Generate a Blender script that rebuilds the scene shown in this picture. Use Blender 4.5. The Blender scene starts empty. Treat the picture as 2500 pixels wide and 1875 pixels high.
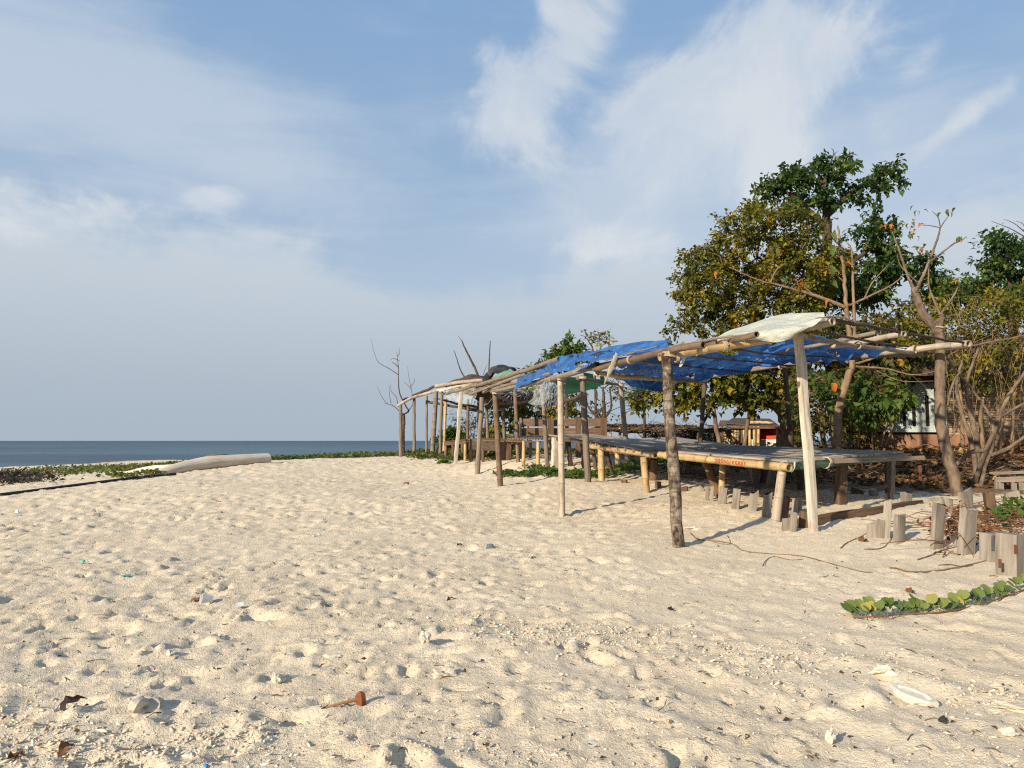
import bpy, math, random
import numpy as np
from mathutils import Vector, Matrix
random.seed(7); RNG = np.random.default_rng(11)
S = bpy.context.scene
C = S.collection
# ------------------------------------------------------------------ camera
F = 1805.0; PITCH = math.radians(4.39); CAMZ = 1.1
cam = bpy.data.cameras.new('camera'); camo = bpy.data.objects.new('camera', cam); C.objects.link(camo)
cam.sensor_width = 36; cam.lens = 36*F/2500; cam.clip_start = 0.05; cam.clip_end = 60000
camo.location = (0, 0, CAMZ); camo.rotation_euler = (math.pi/2+PITCH, 0, 0)
S.camera = camo
S.render.resolution_x = 1024; S.render.resolution_y = 768
S.cycles.max_bounces = 5; S.cycles.diffuse_bounces = 3; S.cycles.glossy_bounces = 2; S.cycles.transmission_bounces = 3; S.cycles.transparent_max_bounces = 8
S.cycles.use_denoising = False; S.cycles.filter_width = 1.2; S.cycles.use_adaptive_sampling = False; S.cycles.sample_clamp_indirect = 4
S.view_settings.view_transform = 'Standard'; S.view_settings.look = 'None'
S.view_settings.gamma = 1; S.view_settings.exposure = 0.72
SUN_EL = math.radians(22.5); SUN_AZ = math.radians(42)      # shadows run towards +Y turned SUN_AZ to +X

def pdir(px, py):
    u = (px-1250)/F; v = (937.5-py)/F
    c, s = math.cos(PITCH), math.sin(PITCH)
    return np.array([u, c - v*s, s + v*c])
def P(px, py, d):
    r = pdir(px, py); return np.array([0, 0, CAMZ]) + r*(d/r[1])
def azel(px, py):
    r = pdir(px, py); r = r/np.linalg.norm(r)
    return math.atan2(r[0], r[1]), math.asin(r[2])

# ------------------------------------------------------------------ node helper
class NT:
    def __init__(s, t): s.t = t
    def n(s, typ, **k):
        x = s.t.nodes.new(typ)
        for a, b in k.items(): setattr(x, a, b)
        return x
    def set(s, sock, v):
        if hasattr(v, 'is_linked') or isinstance(v, bpy.types.NodeSocket): s.t.links.new(v, sock)
        else:
            if isinstance(v, (tuple, list)) and sock.type == 'RGBA' and len(v) == 3: v = (*v, 1)
            sock.default_value = v
    def m(s, op, a, b=0.0, c=None, clamp=False):
        x = s.n('ShaderNodeMath', operation=op); x.use_clamp = clamp
        s.set(x.inputs[0], a); s.set(x.inputs[1], b)
        if c is not None: s.set(x.inputs[2], c)
        return x.outputs[0]
    def vm(s, op, a, b=(0, 0, 0), sc=None):
        x = s.n('ShaderNodeVectorMath', operation=op); s.set(x.inputs[0], a)
        if op == 'SCALE': s.set(x.inputs['Scale'], sc)
        else: s.set(x.inputs[1], b)
        return x.outputs[0]
    def mix(s, f, a, b, typ='MIX'):
        x = s.n('ShaderNodeMix', data_type='RGBA', blend_type=typ)
        s.set(x.inputs[0], f); s.set(x.inputs[6], a); s.set(x.inputs[7], b); return x.outputs[2]
    def mr(s, v, a, b, c=0.0, d=1.0, smooth=True):
        x = s.n('ShaderNodeMapRange', interpolation_type='SMOOTHSTEP' if smooth else 'LINEAR')
        s.set(x.inputs[0], v)
        for i, q in enumerate((a, b, c, d)): s.set(x.inputs[1+i], q)
        return x.outputs[0]
    def noise(s, vec, scale=5, detail=4, rough=.55, dist=0.0):
        x = s.n('ShaderNodeTexNoise'); s.set(x.inputs['Vector'], vec)
        s.set(x.inputs['Scale'], scale); s.set(x.inputs['Detail'], detail); s.set(x.inputs['Roughness'], rough); s.set(x.inputs['Distortion'], dist)
        return x.outputs[0]
    def ramp(s, f, stops):
        x = s.n('ShaderNodeValToRGB'); s.set(x.inputs[0], f); e = x.color_ramp.elements
        while len(e) < len(stops): e.new(.5)
        for q, (p, c) in zip(e, stops): q.position = p; q.color = (*c, 1)
        return x.outputs[0]

# ------------------------------------------------------------------ world: Nishita sky, haze, cloud
W = bpy.data.worlds.new('World'); S.world = W; W.use_nodes = True
W.cycles.sampling_method = 'MANUAL'; W.cycles.sample_map_resolution = 256
w = NT(W.node_tree); W.node_tree.nodes.clear()
sky = w.n('ShaderNodeTexSky', sky_type='NISHITA'); sky.sun_disc = False
sky.sun_elevation = SUN_EL; sky.sun_rotation = SUN_AZ+math.pi
sky.air_density = 1.0; sky.dust_density = 2.0; sky.ozone_density = 1.5
geo = w.n('ShaderNodeTexCoord'); D = geo.outputs['Generated']
sx = w.n('ShaderNodeSeparateXYZ'); w.set(sx.inputs[0], D)
AZ = w.m('ARCTAN2', sx.outputs[0], sx.outputs[1]); EL = w.m('ARCSINE', sx.outputs[2])
ELc = w.m('MAXIMUM', EL, 0.0)
den = w.m('ADD', w.m('MAXIMUM', sx.outputs[2], 0.0), 0.16)
cx = w.n('ShaderNodeCombineXYZ'); w.set(cx.inputs[0], w.m('DIVIDE', sx.outputs[0], den)); w.set(cx.inputs[1], w.m('DIVIDE', sx.outputs[1], den))
UV = cx.outputs[0]
n1 = w.noise(UV, 1.3, 5, .6, .4); n2 = w.noise(D, 6.0, 7, .62, .5); n3 = w.noise(w.vm('MULTIPLY', D, (2.2, 2.2, 13)), 1.6, 5, .6, .8)
def blob(px, py, rx, ry, rot, wt):
    a, e = azel(px, py); k = 1/F
    c, s = math.cos(math.radians(rot)), math.sin(math.radians(rot))
    da = w.m('SUBTRACT', AZ, a); de = w.m('SUBTRACT', EL, e)
    p = w.m('ADD', w.m('MULTIPLY', da, c/(rx*k)), w.m('MULTIPLY', de, s/(rx*k)))
    q = w.m('ADD', w.m('MULTIPLY', da, -s/(ry*k)), w.m('MULTIPLY', de, c/(ry*k)))
    r = w.m('ADD', w.m('MULTIPLY', p, p), w.m('MULTIPLY', q, q))
    return w.m('MULTIPLY', w.m('EXPONENT', w.m('MULTIPLY', r, -1.0)), wt)
def total(lst):
    o = lst[0]
    for x in lst[1:]: o = w.m('ADD', o, x)
    return o
# hazy veils and sheet cloud
veil = total([blob(250, 260, 560, 190, -8, .72), blob(-100, 90, 500, 160, 0, .5), blob(700, 360, 330, 110, -22, .3),
              blob(1960, 420, 520, 170, 12, .75), blob(1500, 480, 230, 130, 10, .55), blob(1800, 220, 380, 150, 28, .62), blob(1230, 230, 150, 110, 45, .45), blob(2350, 560, 300, 120, 0, .4)])
vm_ = w.m('ADD', veil, w.m('ADD', w.m('MULTIPLY', w.m('SUBTRACT', n1, .5), 1.0), w.m('ADD', w.m('MULTIPLY', w.m('SUBTRACT', n2, .5), .6), w.m('MULTIPLY', w.m('SUBTRACT', n3, .5), .9))))
# low bank: everything under a sagging upper edge
edge = w.m('ADD', azel(0, 475)[1], w.m('MULTIPLY', w.m('SUBTRACT', n2, .5), .20))
edge = w.m('SUBTRACT', edge, total([blob(1060, 520, 330, 500, 0, .085), blob(1450, 520, 150, 500, 0, .02)]))
edge = w.m('ADD', edge, w.m('MULTIPLY', w.m('SUBTRACT', n3, .5), .10)); bank = w.mr(EL, w.m('ADD', edge, .035), w.m('SUBTRACT', edge, .045))
# bright cumulus shreds
cum = total([blob(1360, 150, 190, 85, 42, .72), blob(1230, 270, 125, 110, 50, .78), blob(1200, 130, 50, 55, 60, .55), blob(1330, 20, 70, 50, 40, .35),
             blob(1540, 275, 200, 70, 24, .7), blob(1780, 210, 270, 130, 30, .72), blob(1890, 60, 85, 80, 40, .6), blob(2040, 160, 200, 85, 20, .6),
             blob(2330, 310, 130, 26, 30, .55), blob(1430, 590, 170, 32, 8, .6), blob(1560, 610, 140, 50, -5, .45), blob(1580, 450, 220, 110, 25, .5), blob(1950, 420, 300, 110, 10, .45),
             blob(70, 535, 140, 60, 0, .75), blob(510, 485, 90, 30, 5, .9), blob(420, 520, 330, 30, -6, .45), blob(2250, 150, 100, 30, 50, .3)])
cm_ = w.m('ADD', cum, w.m('MULTIPLY', w.m('MULTIPLY', w.m('SUBTRACT', n2, .5), 2.6), w.mr(cum, .02, .4)))
cumm = w.mr(cm_, .16, .85); veilm = w.mr(vm_, .05, .95)
# elsewhere the same broken sheet of cloud goes on
rest = w.m('MULTIPLY', w.mr(n1, .42, .72), w.mr(w.m('ABSOLUTE', AZ), .75, 1.1))
veilm = w.m('MAXIMUM', veilm, w.m('MULTIPLY', rest, .75))
K = 10.0/1.647            # colours below are display-linear; divided by exposure and background strength
def k3(c): return tuple(x*K for x in c)
clear = w.mix(1.0, sky.outputs[0], (0.86, .86, .86), 'MULTIPLY')
tone = w.mix(w.mr(EL, .02, .62), k3((.465, .575, .695)), k3((.265, .435, .685)))
base = w.mix(.8, clear, tone)
lowc = w.mix(w.mr(ELc, .0, .30), k3((.405, .475, .555)), k3((.625, .685, .745)))
hz = w.mr(ELc, .34, .0)
col = w.mix(w.m('MULTIPLY', hz, .55), base, lowc)
col = w.mix(w.m('MULTIPLY', veilm, .72), col, k3((.575, .655, .755)))
col = w.mix(w.m('MULTIPLY', bank, .82), col, lowc)
cc = w.mix(w.mr(n2, .35, .65), k3((.63, .69, .78)), k3((.77, .79, .80)))
col = w.mix(w.m('MULTIPLY', cumm, .66), col, cc)
bg = w.n('ShaderNodeBackground'); w.set(bg.inputs[0], col); bg.inputs[1].default_value = 0.1
out = w.n('ShaderNodeOutputWorld'); W.node_tree.links.new(bg.outputs[0], out.inputs[0])
# ------------------------------------------------------------------ sun
sl = bpy.data.lights.new('sun', 'SUN'); sl.energy = 4.6; sl.angle = math.radians(1.0); sl.color = (1, .85, .64)
so = bpy.data.objects.new('sun', sl); C.objects.link(so)
sdir = Vector((math.sin(SUN_AZ)*math.cos(SUN_EL), math.cos(SUN_AZ)*math.cos(SUN_EL), -math.sin(SUN_EL)))
so.rotation_euler = sdir.to_track_quat('-Z', 'Y').to_euler(); so.location = (-20, -20, 25)

# ------------------------------------------------------------------ materials
MATS = {}
def mat(name, build):
    if name in MATS: return MATS[name]
    m = bpy.data.materials.new(name); m.use_nodes = True; m.node_tree.nodes.clear()
    t = NT(m.node_tree); o = t.n('ShaderNodeOutputMaterial')
    sh = build(t); m.node_tree.links.new(sh, o.inputs[0]); MATS[name] = m; return m
def prin(t, col, rough=.8, spec=.3, bump=None, bs=.3, bd=.01, **k):
    p = t.n('ShaderNodeBsdfPrincipled'); t.set(p.inputs['Base Color'], col); t.set(p.inputs['Roughness'], rough)
    p.inputs['Specular IOR Level'].default_value = spec
    for a, b in k.items(): t.set(p.inputs[a], b)
    if bump is not None:
        b = t.n('ShaderNodeBump'); b.inputs['Strength'].default_value = bs; b.inputs['Distance'].default_value = bd
        t.set(b.inputs['Height'], bump); t.set(p.inputs['Normal'], b.outputs[0])
    return p.outputs[0]
def pc(t): return t.n('ShaderNodeAttribute', attribute_name='pc').outputs['Vector']
def orand(t): return t.n('ShaderNodeObjectInfo').outputs['Random']
def wood(name, a, b, c, var=.25, rough=.85, gs=1.0):
    def f(t):
        v = t.vm('ADD', pc(t), t.vm('SCALE', (3.1, 7.7, 5.3), sc=t.m('MULTIPLY', orand(t), 20)))
        g = t.noise(t.vm('MULTIPLY', v, (2.2*gs, 26*gs, 26*gs)), 1, 6, .65, .4)
        bl = t.noise(t.vm('MULTIPLY', v, (2.5, 6, 6)), 1, 4, .6)
        col = t.ramp(g, [(.25, a), (.5, b), (.78, c)])
        col = t.mix(t.mr(bl, .5, .75, 0, .5), col, tuple(x*.6 for x in a))
        hv = t.n('ShaderNodeHueSaturation'); t.set(hv.inputs['Value'], t.m('ADD', 1-var/2, t.m('MULTIPLY', orand(t), var))); t.set(hv.inputs['Color'], col)
        return prin(t, hv.outputs[0], rough, .2, g, .6, .006)
    return mat(name, f)
NODE = .27
def bamboo(name, a, b, c, rough=.55):
    def f(t):
        p = pc(t); v = t.vm('ADD', p, t.vm('SCALE', (3.1, 7.7, 5.3), sc=t.m('MULTIPLY', orand(t), 20)))
        g = t.noise(t.vm('MULTIPLY', v, (1.6, 30, 30)), 1, 5, .6, .2)
        bl = t.noise(t.vm('MULTIPLY', v, (3, 9, 9)), 1, 5, .65)
        x = t.n('ShaderNodeSeparateXYZ'); t.set(x.inputs[0], p)
        fr = t.m('FRACT', t.m('ADD', t.m('DIVIDE', x.outputs[0], NODE), .5)); dd = t.m('ABSOLUTE', t.m('SUBTRACT', fr, .5))
        col = t.ramp(g, [(.25, a), (.55, b), (.8, c)])
        col = t.mix(t.mr(bl, .48, .74, 0, .75), col, tuple(q*.5 for q in a))
        col = t.mix(t.mr(dd, .03, .008, 0, .5), col, tuple(q*.4 for q in a))
        hv = t.n('ShaderNodeHueSaturation'); t.set(hv.inputs['Value'], t.m('ADD', .87, t.m('MULTIPLY', orand(t), .26))); t.set(hv.inputs['Color'], col)
        return prin(t, hv.outputs[0], rough, .35, g, .35, .004)
    return mat(name, f)
def plain(name, col, rough=.7, spec=.3, var=.25, sc=6.0):
    def f(t):
        co = t.n('ShaderNodeTexCoord').outputs['Object']
        n = t.noise(co, sc, 5, .6)
        c = t.mix(t.mr(n, .3, .75), tuple(x*(1-var) for x in col), tuple(min(1, x*(1+var)) for x in col))
        return prin(t, c, rough, spec, n, .3, .01)
    return mat(name, f)
def leafmat(name, stops, trans=.36, rough=.5):
    def f(t):
        r = t.n('ShaderNodeNewGeometry').outputs['Random Per Island']
        co = t.n('ShaderNodeTexCoord').outputs['Object']; nz = t.mr(t.noise(co, 1.1, 2, .5), .35, .65, -.28, .28)
        col = t.ramp(t.m('ADD', t.m('MULTIPLY', r, .8), t.m('ADD', nz, .1), clamp=True), stops)
        p = prin(t, col, rough+.1, .18)
        tr = t.n('ShaderNodeBsdfTranslucent'); t.set(tr.inputs[0], t.mix(.35, col, (.22, .24, .01), 'ADD'))
        mx = t.n('ShaderNodeMixShader'); mx.inputs[0].default_value = trans
        t.t.links.new(p, mx.inputs[1]); t.t.links.new(tr.outputs[0], mx.inputs[2]); return mx.outputs[0]
    return mat(name, f)
def cloth(name, a, b, trans=.25, rough=.45):
    def f(t):
        co = t.n('ShaderNodeTexCoord').outputs['Object']
        n = t.noise(co, 3.5, 6, .6, .5); n2 = t.noise(co, 40, 3, .6)
        c = t.mix(t.mr(n, .35, .7), a, b)
        p = prin(t, c, rough, .4, t.m('ADD', n, t.m('MULTIPLY', n2, .2)), .5, .05)
        tr = t.n('ShaderNodeBsdfTranslucent'); t.set(tr.inputs[0], c)
        mx = t.n('ShaderNodeMixShader'); mx.inputs[0].default_value = trans
        t.t.links.new(p, mx.inputs[1]); t.t.links.new(tr.outputs[0], mx.inputs[2]); return mx.outputs[0]
    return mat(name, f)
def filmy(name, col, op):
    def f(t):
        co = t.n('ShaderNodeTexCoord').outputs['Object']; n = t.noise(co, 9, 5, .6, .6)
        p = prin(t, col, .25, .6, n, .6, .03)
        tr = t.n('ShaderNodeBsdfTransparent'); mx = t.n('ShaderNodeMixShader'); t.set(mx.inputs[0], t.mr(n, .3, .7, op-.25, op+.2))
        t.t.links.new(tr.outputs[0], mx.inputs[1]); t.t.links.new(p, mx.inputs[2]); return mx.outputs[0]
    return mat(name, f)

WGREY = wood('weathered_wood', (.075, .058, .043), (.18, .145, .112), (.28, .24, .195))
WDECK = wood('deck_wood', (.14, .118, .10), (.29, .255, .22), (.40, .36, .32), .35)
WSTAKE = wood('stake_wood', (.125, .105, .085), (.22, .195, .165), (.30, .27, .23), .4, gs=1.4)
WBROWN = wood('brown_wood', (.05, .03, .018), (.115, .072, .045), (.18, .125, .085), .3)
WDARK = wood('dark_wood', (.03, .022, .017), (.075, .052, .038), (.12, .09, .065), .3)
WPALE = wood('pale_peeled_wood', (.20, .17, .13), (.47, .42, .35), (.62, .57, .50), .1)
WDRIFT = wood('driftwood', (.24, .19, .145), (.52, .46, .38), (.64, .58, .50), .1, gs=.6)
BTAN = bamboo('tan_bamboo', (.30, .20, .09), (.46, .33, .16), (.54, .41, .22))
BGREY = bamboo('grey_bamboo', (.11, .088, .068), (.215, .18, .14), (.30, .26, .21), .75)
BBROWN = bamboo('brown_bamboo', (.085, .052, .032), (.165, .11, .07), (.25, .18, .12), .7)
BPALE = bamboo('pale_bamboo', (.23, .185, .14), (.36, .305, .24), (.45, .39, .32), .75)
def _palm(t):
    p = pc(t)
    n = t.noise(t.vm('MULTIPLY', p, (9, 14, 14)), 1, 6, .68, .8); r = t.noise(t.vm('MULTIPLY', p, (26, 2.5, 2.5)), 1, 3, .5, .3); f = t.noise(t.vm('MULTIPLY', p, (6, 60, 60)), 1, 4, .6)
    c = t.ramp(n, [(.38, (.03, .022, .017)), (.47, (.10, .076, .057)), (.57, (.20, .165, .128)), (.74, (.33, .29, .24))])
    c = t.mix(t.mr(r, .52, .64, 0, .65), c, (.05, .038, .03))
    return prin(t, c, .95, .1, t.m('ADD', n, t.m('MULTIPLY', f, .5)), .9, .015)
PALM = mat('palm_trunk_bark', _palm)
def bark(name, a, b):
    def f(t):
        n = t.noise(t.vm('MULTIPLY', pc(t), (5, 12, 12)), 1, 6, .65, .5)
        return prin(t, t.mix(t.mr(n, .3, .7), a, b), .95, .1, n, .8, .02)
    return mat(name, f)
BARK = bark('bark_grey', (.075, .054, .04), (.20, .15, .11)); BARKD = bark('bark_dark', (.04, .028, .02), (.11, .08, .06)); BARKT = bark('bark_tan', (.12, .08, .048), (.25, .175, .11))
L_DARK = leafmat('leaf_dark_green', [(0, (.014, .038, .012)), (.5, (.038, .085, .022)), (.85, (.085, .145, .035)), (1, (.17, .19, .04))])
L_OLIVE = leafmat('leaf_olive', [(0, (.032, .045, .009)), (.4, (.10, .11, .016)), (.75, (.19, .175, .024)), (.97, (.29, .225, .026)), (1, (.30, .18, .02))])
L_GREEN = leafmat('leaf_green', [(0, (.02, .05, .012)), (.5, (.05, .10, .02)), (.85, (.11, .16, .03)), (1, (.22, .20, .03))])
L_BRIGHT = leafmat('leaf_bright', [(0, (.03, .07, .014)), (.5, (.07, .125, .022)), (1, (.16, .19, .035))])
L_VINE = leafmat('leaf_vine', [(0, (.025, .045, .012)), (.5, (.06, .095, .025)), (.8, (.12, .14, .035)), (.9, (.2, .17, .05)), (1, (.14, .07, .03))])
L_BROWNG = leafmat('leaf_brown_green', [(0, (.03, .035, .012)), (.4, (.07, .085, .02)), (.75, (.12, .11, .03)), (1, (.20, .12, .04))])
L_GREYG = leafmat('leaf_grey_green', [(0, (.05, .065, .035)), (1, (.12, .14, .07))])
L_DRY = leafmat('leaf_dry', [(0, (.05, .025, .012)), (.5, (.13, .065, .028)), (.85, (.24, .14, .06)), (1, (.36, .24, .10))], .1, .8)
L_ORANGE = leafmat('leaf_orange', [(0, (.42, .11, .02)), (.5, (.50, .16, .02)), (1, (.45, .09, .02))])
L_BIG = leafmat('leaf_big', [(0, (.06, .10, .025)), (.6, (.12, .15, .04)), (1, (.2, .19, .05))])
def _tarp(t):
    co = t.n('ShaderNodeTexCoord').outputs['Object']
    n = t.noise(co, 2.5, 6, .65, .6); n2 = t.noise(t.vm('MULTIPLY', co, (3, 12, 12)), 1, 6, .7, 1.0); f = t.noise(co, 60, 3, .7)
    c = t.mix(t.mr(n, .35, .7), (.018, .095, .33), (.05, .19, .50)); c = t.mix(t.mr(n2, .52, .72, 0, .65), c, (.22, .36, .55)); c = t.mix(t.mr(f, .6, .75, 0, .35), c, (.25, .36, .52))
    p = prin(t, c, .5, .35, t.m('ADD', n2, t.m('MULTIPLY', f, .2)), .7, .05)
    tr = t.n('ShaderNodeBsdfTranslucent'); t.set(tr.inputs[0], c); mx = t.n('ShaderNodeMixShader'); mx.inputs[0].default_value = .28
    t.t.links.new(p, mx.inputs[1]); t.t.links.new(tr.outputs[0], mx.inputs[2]); return mx.outputs[0]
TBLUE = mat('blue_tarp', _tarp)
TGREEN = cloth('green_net', (.01, .09, .045), (.03, .17, .08), .3)
def _wsh(t):
    co = t.n('ShaderNodeTexCoord').outputs['Object']; n = t.noise(co, 3, 5, .6, .5); n2 = t.noise(t.vm('MULTIPLY', co, (5, 14, 14)), 1, 6, .7, 1.5)
    c = t.mix(t.mr(n, .3, .7), (.44, .48, .42), (.60, .62, .55)); c = t.mix(t.mr(n2, .55, .72, 0, .55), c, (.25, .24, .19))
    p = prin(t, c, .45, .35, t.m('ADD', n, n2), .7, .04); tr = t.n('ShaderNodeBsdfTranslucent'); t.set(tr.inputs[0], c); mx = t.n('ShaderNodeMixShader'); mx.inputs[0].default_value = .2
    t.t.links.new(p, mx.inputs[1]); t.t.links.new(tr.outputs[0], mx.inputs[2]); return mx.outputs[0]
TWHITE = mat('white_sheet', _wsh)
TBLACK = cloth('black_sheet', (.012, .012, .012), (.035, .033, .032), .05)
CLEAR = filmy('clear_plastic', (.42, .46, .45), .36)
ROPE = plain('rope_fibre', (.40, .33, .22), .95)
FRAY = plain('frayed_blue_grey', (.33, .40, .50), .9)
RED = plain('red_paint', (.45, .035, .02), .7); GREENP = wood('green_paint_wood', (.03, .05, .035), (.07, .12, .08), (.15, .19, .14), .1)
CORAL = plain('coral', (.50, .44, .345), .95, .1, .2, 90); CORALW = plain('bleached_coral', (.57, .52, .43), .95, .1, .2, 80)

# ------------------------------------------------------------------ terrain heights
def vnoise(x, y, seed=0):
    xi = np.floor(x).astype(np.int64); yi = np.floor(y).astype(np.int64); fx = x-xi; fy = y-yi
    def h(a, b):
        n = (a*374761393 + b*668265263 + seed*974634141) & 0x7fffffff
        n = ((n ^ (n >> 13))*1274126177) & 0x7fffffff
        return ((n ^ (n >> 16)) & 0xffff)/65535.0
    fx = fx*fx*fx*(fx*(fx*6-15)+10); fy = fy*fy*fy*(fy*(fy*6-15)+10)
    return (h(xi, yi)*(1-fx)+h(xi+1, yi)*fx)*(1-fy) + (h(xi, yi+1)*(1-fx)+h(xi+1, yi+1)*fx)*fy - .5
def fbm(x, y, o=4, seed=0):
    r = 0; a = 1
    for i in range(o): r = r + a*vnoise(x*2**i+17.3*i, y*2**i+5.1*i, seed+i); a *= .5
    return r
CP = [P(*a) for a in [(1657, 1342, 7.5), (1982, 1292, 8.1), (1372, 1262, 10.4), (1222, 1193, 15.2), (1165, 1162, 19.5), (1435, 1168, 14.1), (1336, 1147, 17.4),
      (1266, 1127, 20), (1533, 1136, 18), (978, 1114, 27), (1055, 1117, 26), (1074, 1119, 25.5), (1113, 1133, 22.5), (1141, 1117, 25.5), (1193, 1120, 24),
      (1895, 1275, 8.95), (1577, 1207, 12.9), (1468, 1180, 15), (2052, 1233, 9.9), (2178, 1222, 10.6), (1765, 1233, 10.2), (2289, 1337, 7.1), (2470, 1397, 6.0),
      (2356, 1242, 9.2), (2472, 1248, 8.8), (1939, 1294, 8.2), (2337, 1213, 11), (2430, 1180, 12.5), (2200, 1180, 12.5), (2350, 1105, 16.5), (2263, 1087, 18.5), (2480, 1092, 17), (1850, 1180, 13), (1700, 1150, 15.5),
      (0, 1212, 14), (0, 1185, 21), (0, 1165, 31), (0, 1143, 56), (330, 1150, 28), (330, 1135, 43), (330, 1125, 75), (420, 1160, 19), (655, 1131, 22),
      (800, 1121, 26), (950, 1119, 27), (600, 1200, 13.5), (900, 1200, 14), (300, 1260, 10.7)]]
CP += [np.array(a, float) for a in [(-3, 1, 0), (3, 1, 0), (0, 4, 0), (-5, 5, 0), (4, 4.6, .0), (-6, 8, 0), (-2, 9, .02), (1, 7, 0), (-12, 5, -.1), (8, 4, .1), (12, 8, .5),
      (-8, 34, .22), (-4, 36, .28), (1, 37, .45), (-8, 45, -.45), (-2, 48, -.3), (-8, 58, -1.25), (2, 60, -1.1), (12, 62, -1), (28, 62, -.8), (22, 30, 1.2), (22, 14, 1.3), (5, 24, .72), (9, 28, .8), (12, 36, .7),
      (4, 34, .55), (-45, 60, -1.6), (-45, 30, -1.5), (-30, 20, -.8), (-26, 8, -.7), (-45, 90, -1.8), (0, 90, -2), (40, 90, -1.6), (45, 40, .8), (40, 10, 1.2), (0, -6, -.1), (-20, -5, -.6), (20, -5, .5)]]
CP = np.array(CP)
def tps_u(r2): return .5*r2*np.log(r2+1e-9)
_n = len(CP); _d2 = ((CP[:, None, :2]-CP[None, :, :2])**2).sum(-1); _A = np.zeros((_n+3, _n+3))
_A[:_n, :_n] = tps_u(_d2)+np.eye(_n)*.6; _A[:_n, _n] = 1; _A[:_n, _n+1:] = CP[:, :2]; _A[_n:, :_n] = _A[:_n, _n:].T
_W = np.linalg.solve(_A, np.concatenate([CP[:, 2], [0, 0, 0]]))
def gz(x, y):
    x = np.atleast_1d(np.asarray(x, float)); y = np.atleast_1d(np.asarray(y, float)); o = np.empty(len(x))
    for i in range(0, len(x), 40000):
        a, b = x[i:i+40000], y[i:i+40000]
        d2 = (a[:, None]-CP[None, :, 0])**2+(b[:, None]-CP[None, :, 1])**2
        o[i:i+40000] = tps_u(d2)@_W[:_n]+_W[_n]+_W[_n+1]*a+_W[_n+2]*b
    return np.maximum(o, -2.6)
def dents(x, y, cell, L, Wd, dep, seed, dens=.8):
    r = np.zeros_like(x); ci = np.floor(x/cell).astype(np.int64); cj = np.floor(y/cell).astype(np.int64)
    def h(a, b, k):
        n = (a*73856093 ^ b*19349663 ^ (k+seed)*83492791) & 0x7fffffff
        n = ((n ^ (n >> 11))*1597334677) & 0x7fffffff
        return ((n ^ (n >> 15)) & 0xffff)/65535.0
    for di in (-1, 0, 1):
        for dj in (-1, 0, 1):
            a, b = ci+di, cj+dj
            px = (a+h(a, b, 1))*cell; py = (b+h(a, b, 2))*cell; an = (h(a, b, 3)-.5)*2.4+.9; sc = .6+.8*h(a, b, 4); on = h(a, b, 5) < dens
            dx, dy = x-px, y-py; c, s = np.cos(an), np.sin(an)
            u = (dx*c+dy*s)/(L*sc); v = (-dx*s+dy*c)/(Wd*sc); q = u*u+v*v
            r += on*sc*dep*(-np.exp(-q*1.6)*1.25 + .62*np.exp(-(np.sqrt(q)-1.35)**2*5))
    return r
def H(x, y):
    x = np.atleast_1d(np.asarray(x, float)); y = np.atleast_1d(np.asarray(y, float))
    z = gz(x, y); r = np.hypot(x, y)
    wx = x+.12*fbm(x*2.2, y*2.2, 3, 41); wy = y+.12*fbm(x*2.2+9, y*2.2, 3, 42)
    calm = np.clip(.5+1.0*(fbm(x*.35, y*.35, 2, 77)+.45), .6, 1.2)
    lf = 1/(1+np.exp((x-.1*y-.1)*1.6)); calm = calm*(.62+.62*lf)
    z = z + .04*fbm(x*.8, y*.8, 3, 3) + .014*fbm(x*2.6, y*2.0, 3, 8)*calm
    z = z + dents(wx, wy, .30, .095, .046, .017, 5, .6)*calm + dents(wx+3, wy+1, .17, .055, .03, .0135, 9, .75)*calm + dents(wx*1.1+7, wy+2, .095, .030, .018, .0062, 15, .7)*calm
    fw = np.clip((r-5)/6, 0, 1); z = z + fw*(dents(wx+11, wy*.8+4, .30, .11, .06, .018, 23, .75)+.006*fbm(x*3.2, y*2.2, 3, 52))*(.35+.75*lf)
    ph = (x*.80+y*.60)*17+5*fbm(x*.9, y*.9, 2, 21); rp = 1-2*np.abs(np.sin(ph/2))**.8+.25*np.sin(ph+.6)            # wind ripples, lower right
    z = z + .011*rp*np.clip((x*.9-y*.25+.4), 0, 1)*np.clip((6.5-y)/3, 0, 1)*np.clip(.4+2*(fbm(x*.8, y*.8, 2, 35)+.3), 0, 1)
    z = z + .014*fbm(x*6, y*6, 5, 30)*calm
    return z
def G(x, y): return float(gz([x], [y])[0])
def hit(px, py, full=False):
    r = pdir(px, py); r = r/r[1]; ts = np.exp(np.linspace(math.log(1.8), math.log(80), 900))
    zz = CAMZ+r[2]*ts; g = (H if full else gz)(r[0]*ts, ts); b = np.where(zz < g)[0]
    i = b[0] if len(b) else len(ts)-1
    if i == 0: t = ts[0]
    else:
        a0, a1 = zz[i-1]-g[i-1], zz[i]-g[i]; t = ts[i-1]+(ts[i]-ts[i-1])*a0/(a0-a1+1e-12)
    return np.array([r[0]*t, t, CAMZ+r[2]*t])
def hits(pxs, pys):
    pxs = np.asarray(pxs, float); pys = np.asarray(pys, float); u = (pxs-1250)/F; v = (937.5-pys)/F
    c, s = math.cos(PITCH), math.sin(PITCH); dy = c-v*s; dx = u/dy; dz = (s+v*c)/dy
    t = np.full(len(u), 5.0)
    z = np.zeros(len(u))
    for _ in range(14):
        t = np.clip((z-CAMZ)/np.minimum(dz, -1e-4), 1.5, 80)*.6+t*.4; z = gz(dx*t, t)
    return dx*t, t

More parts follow.
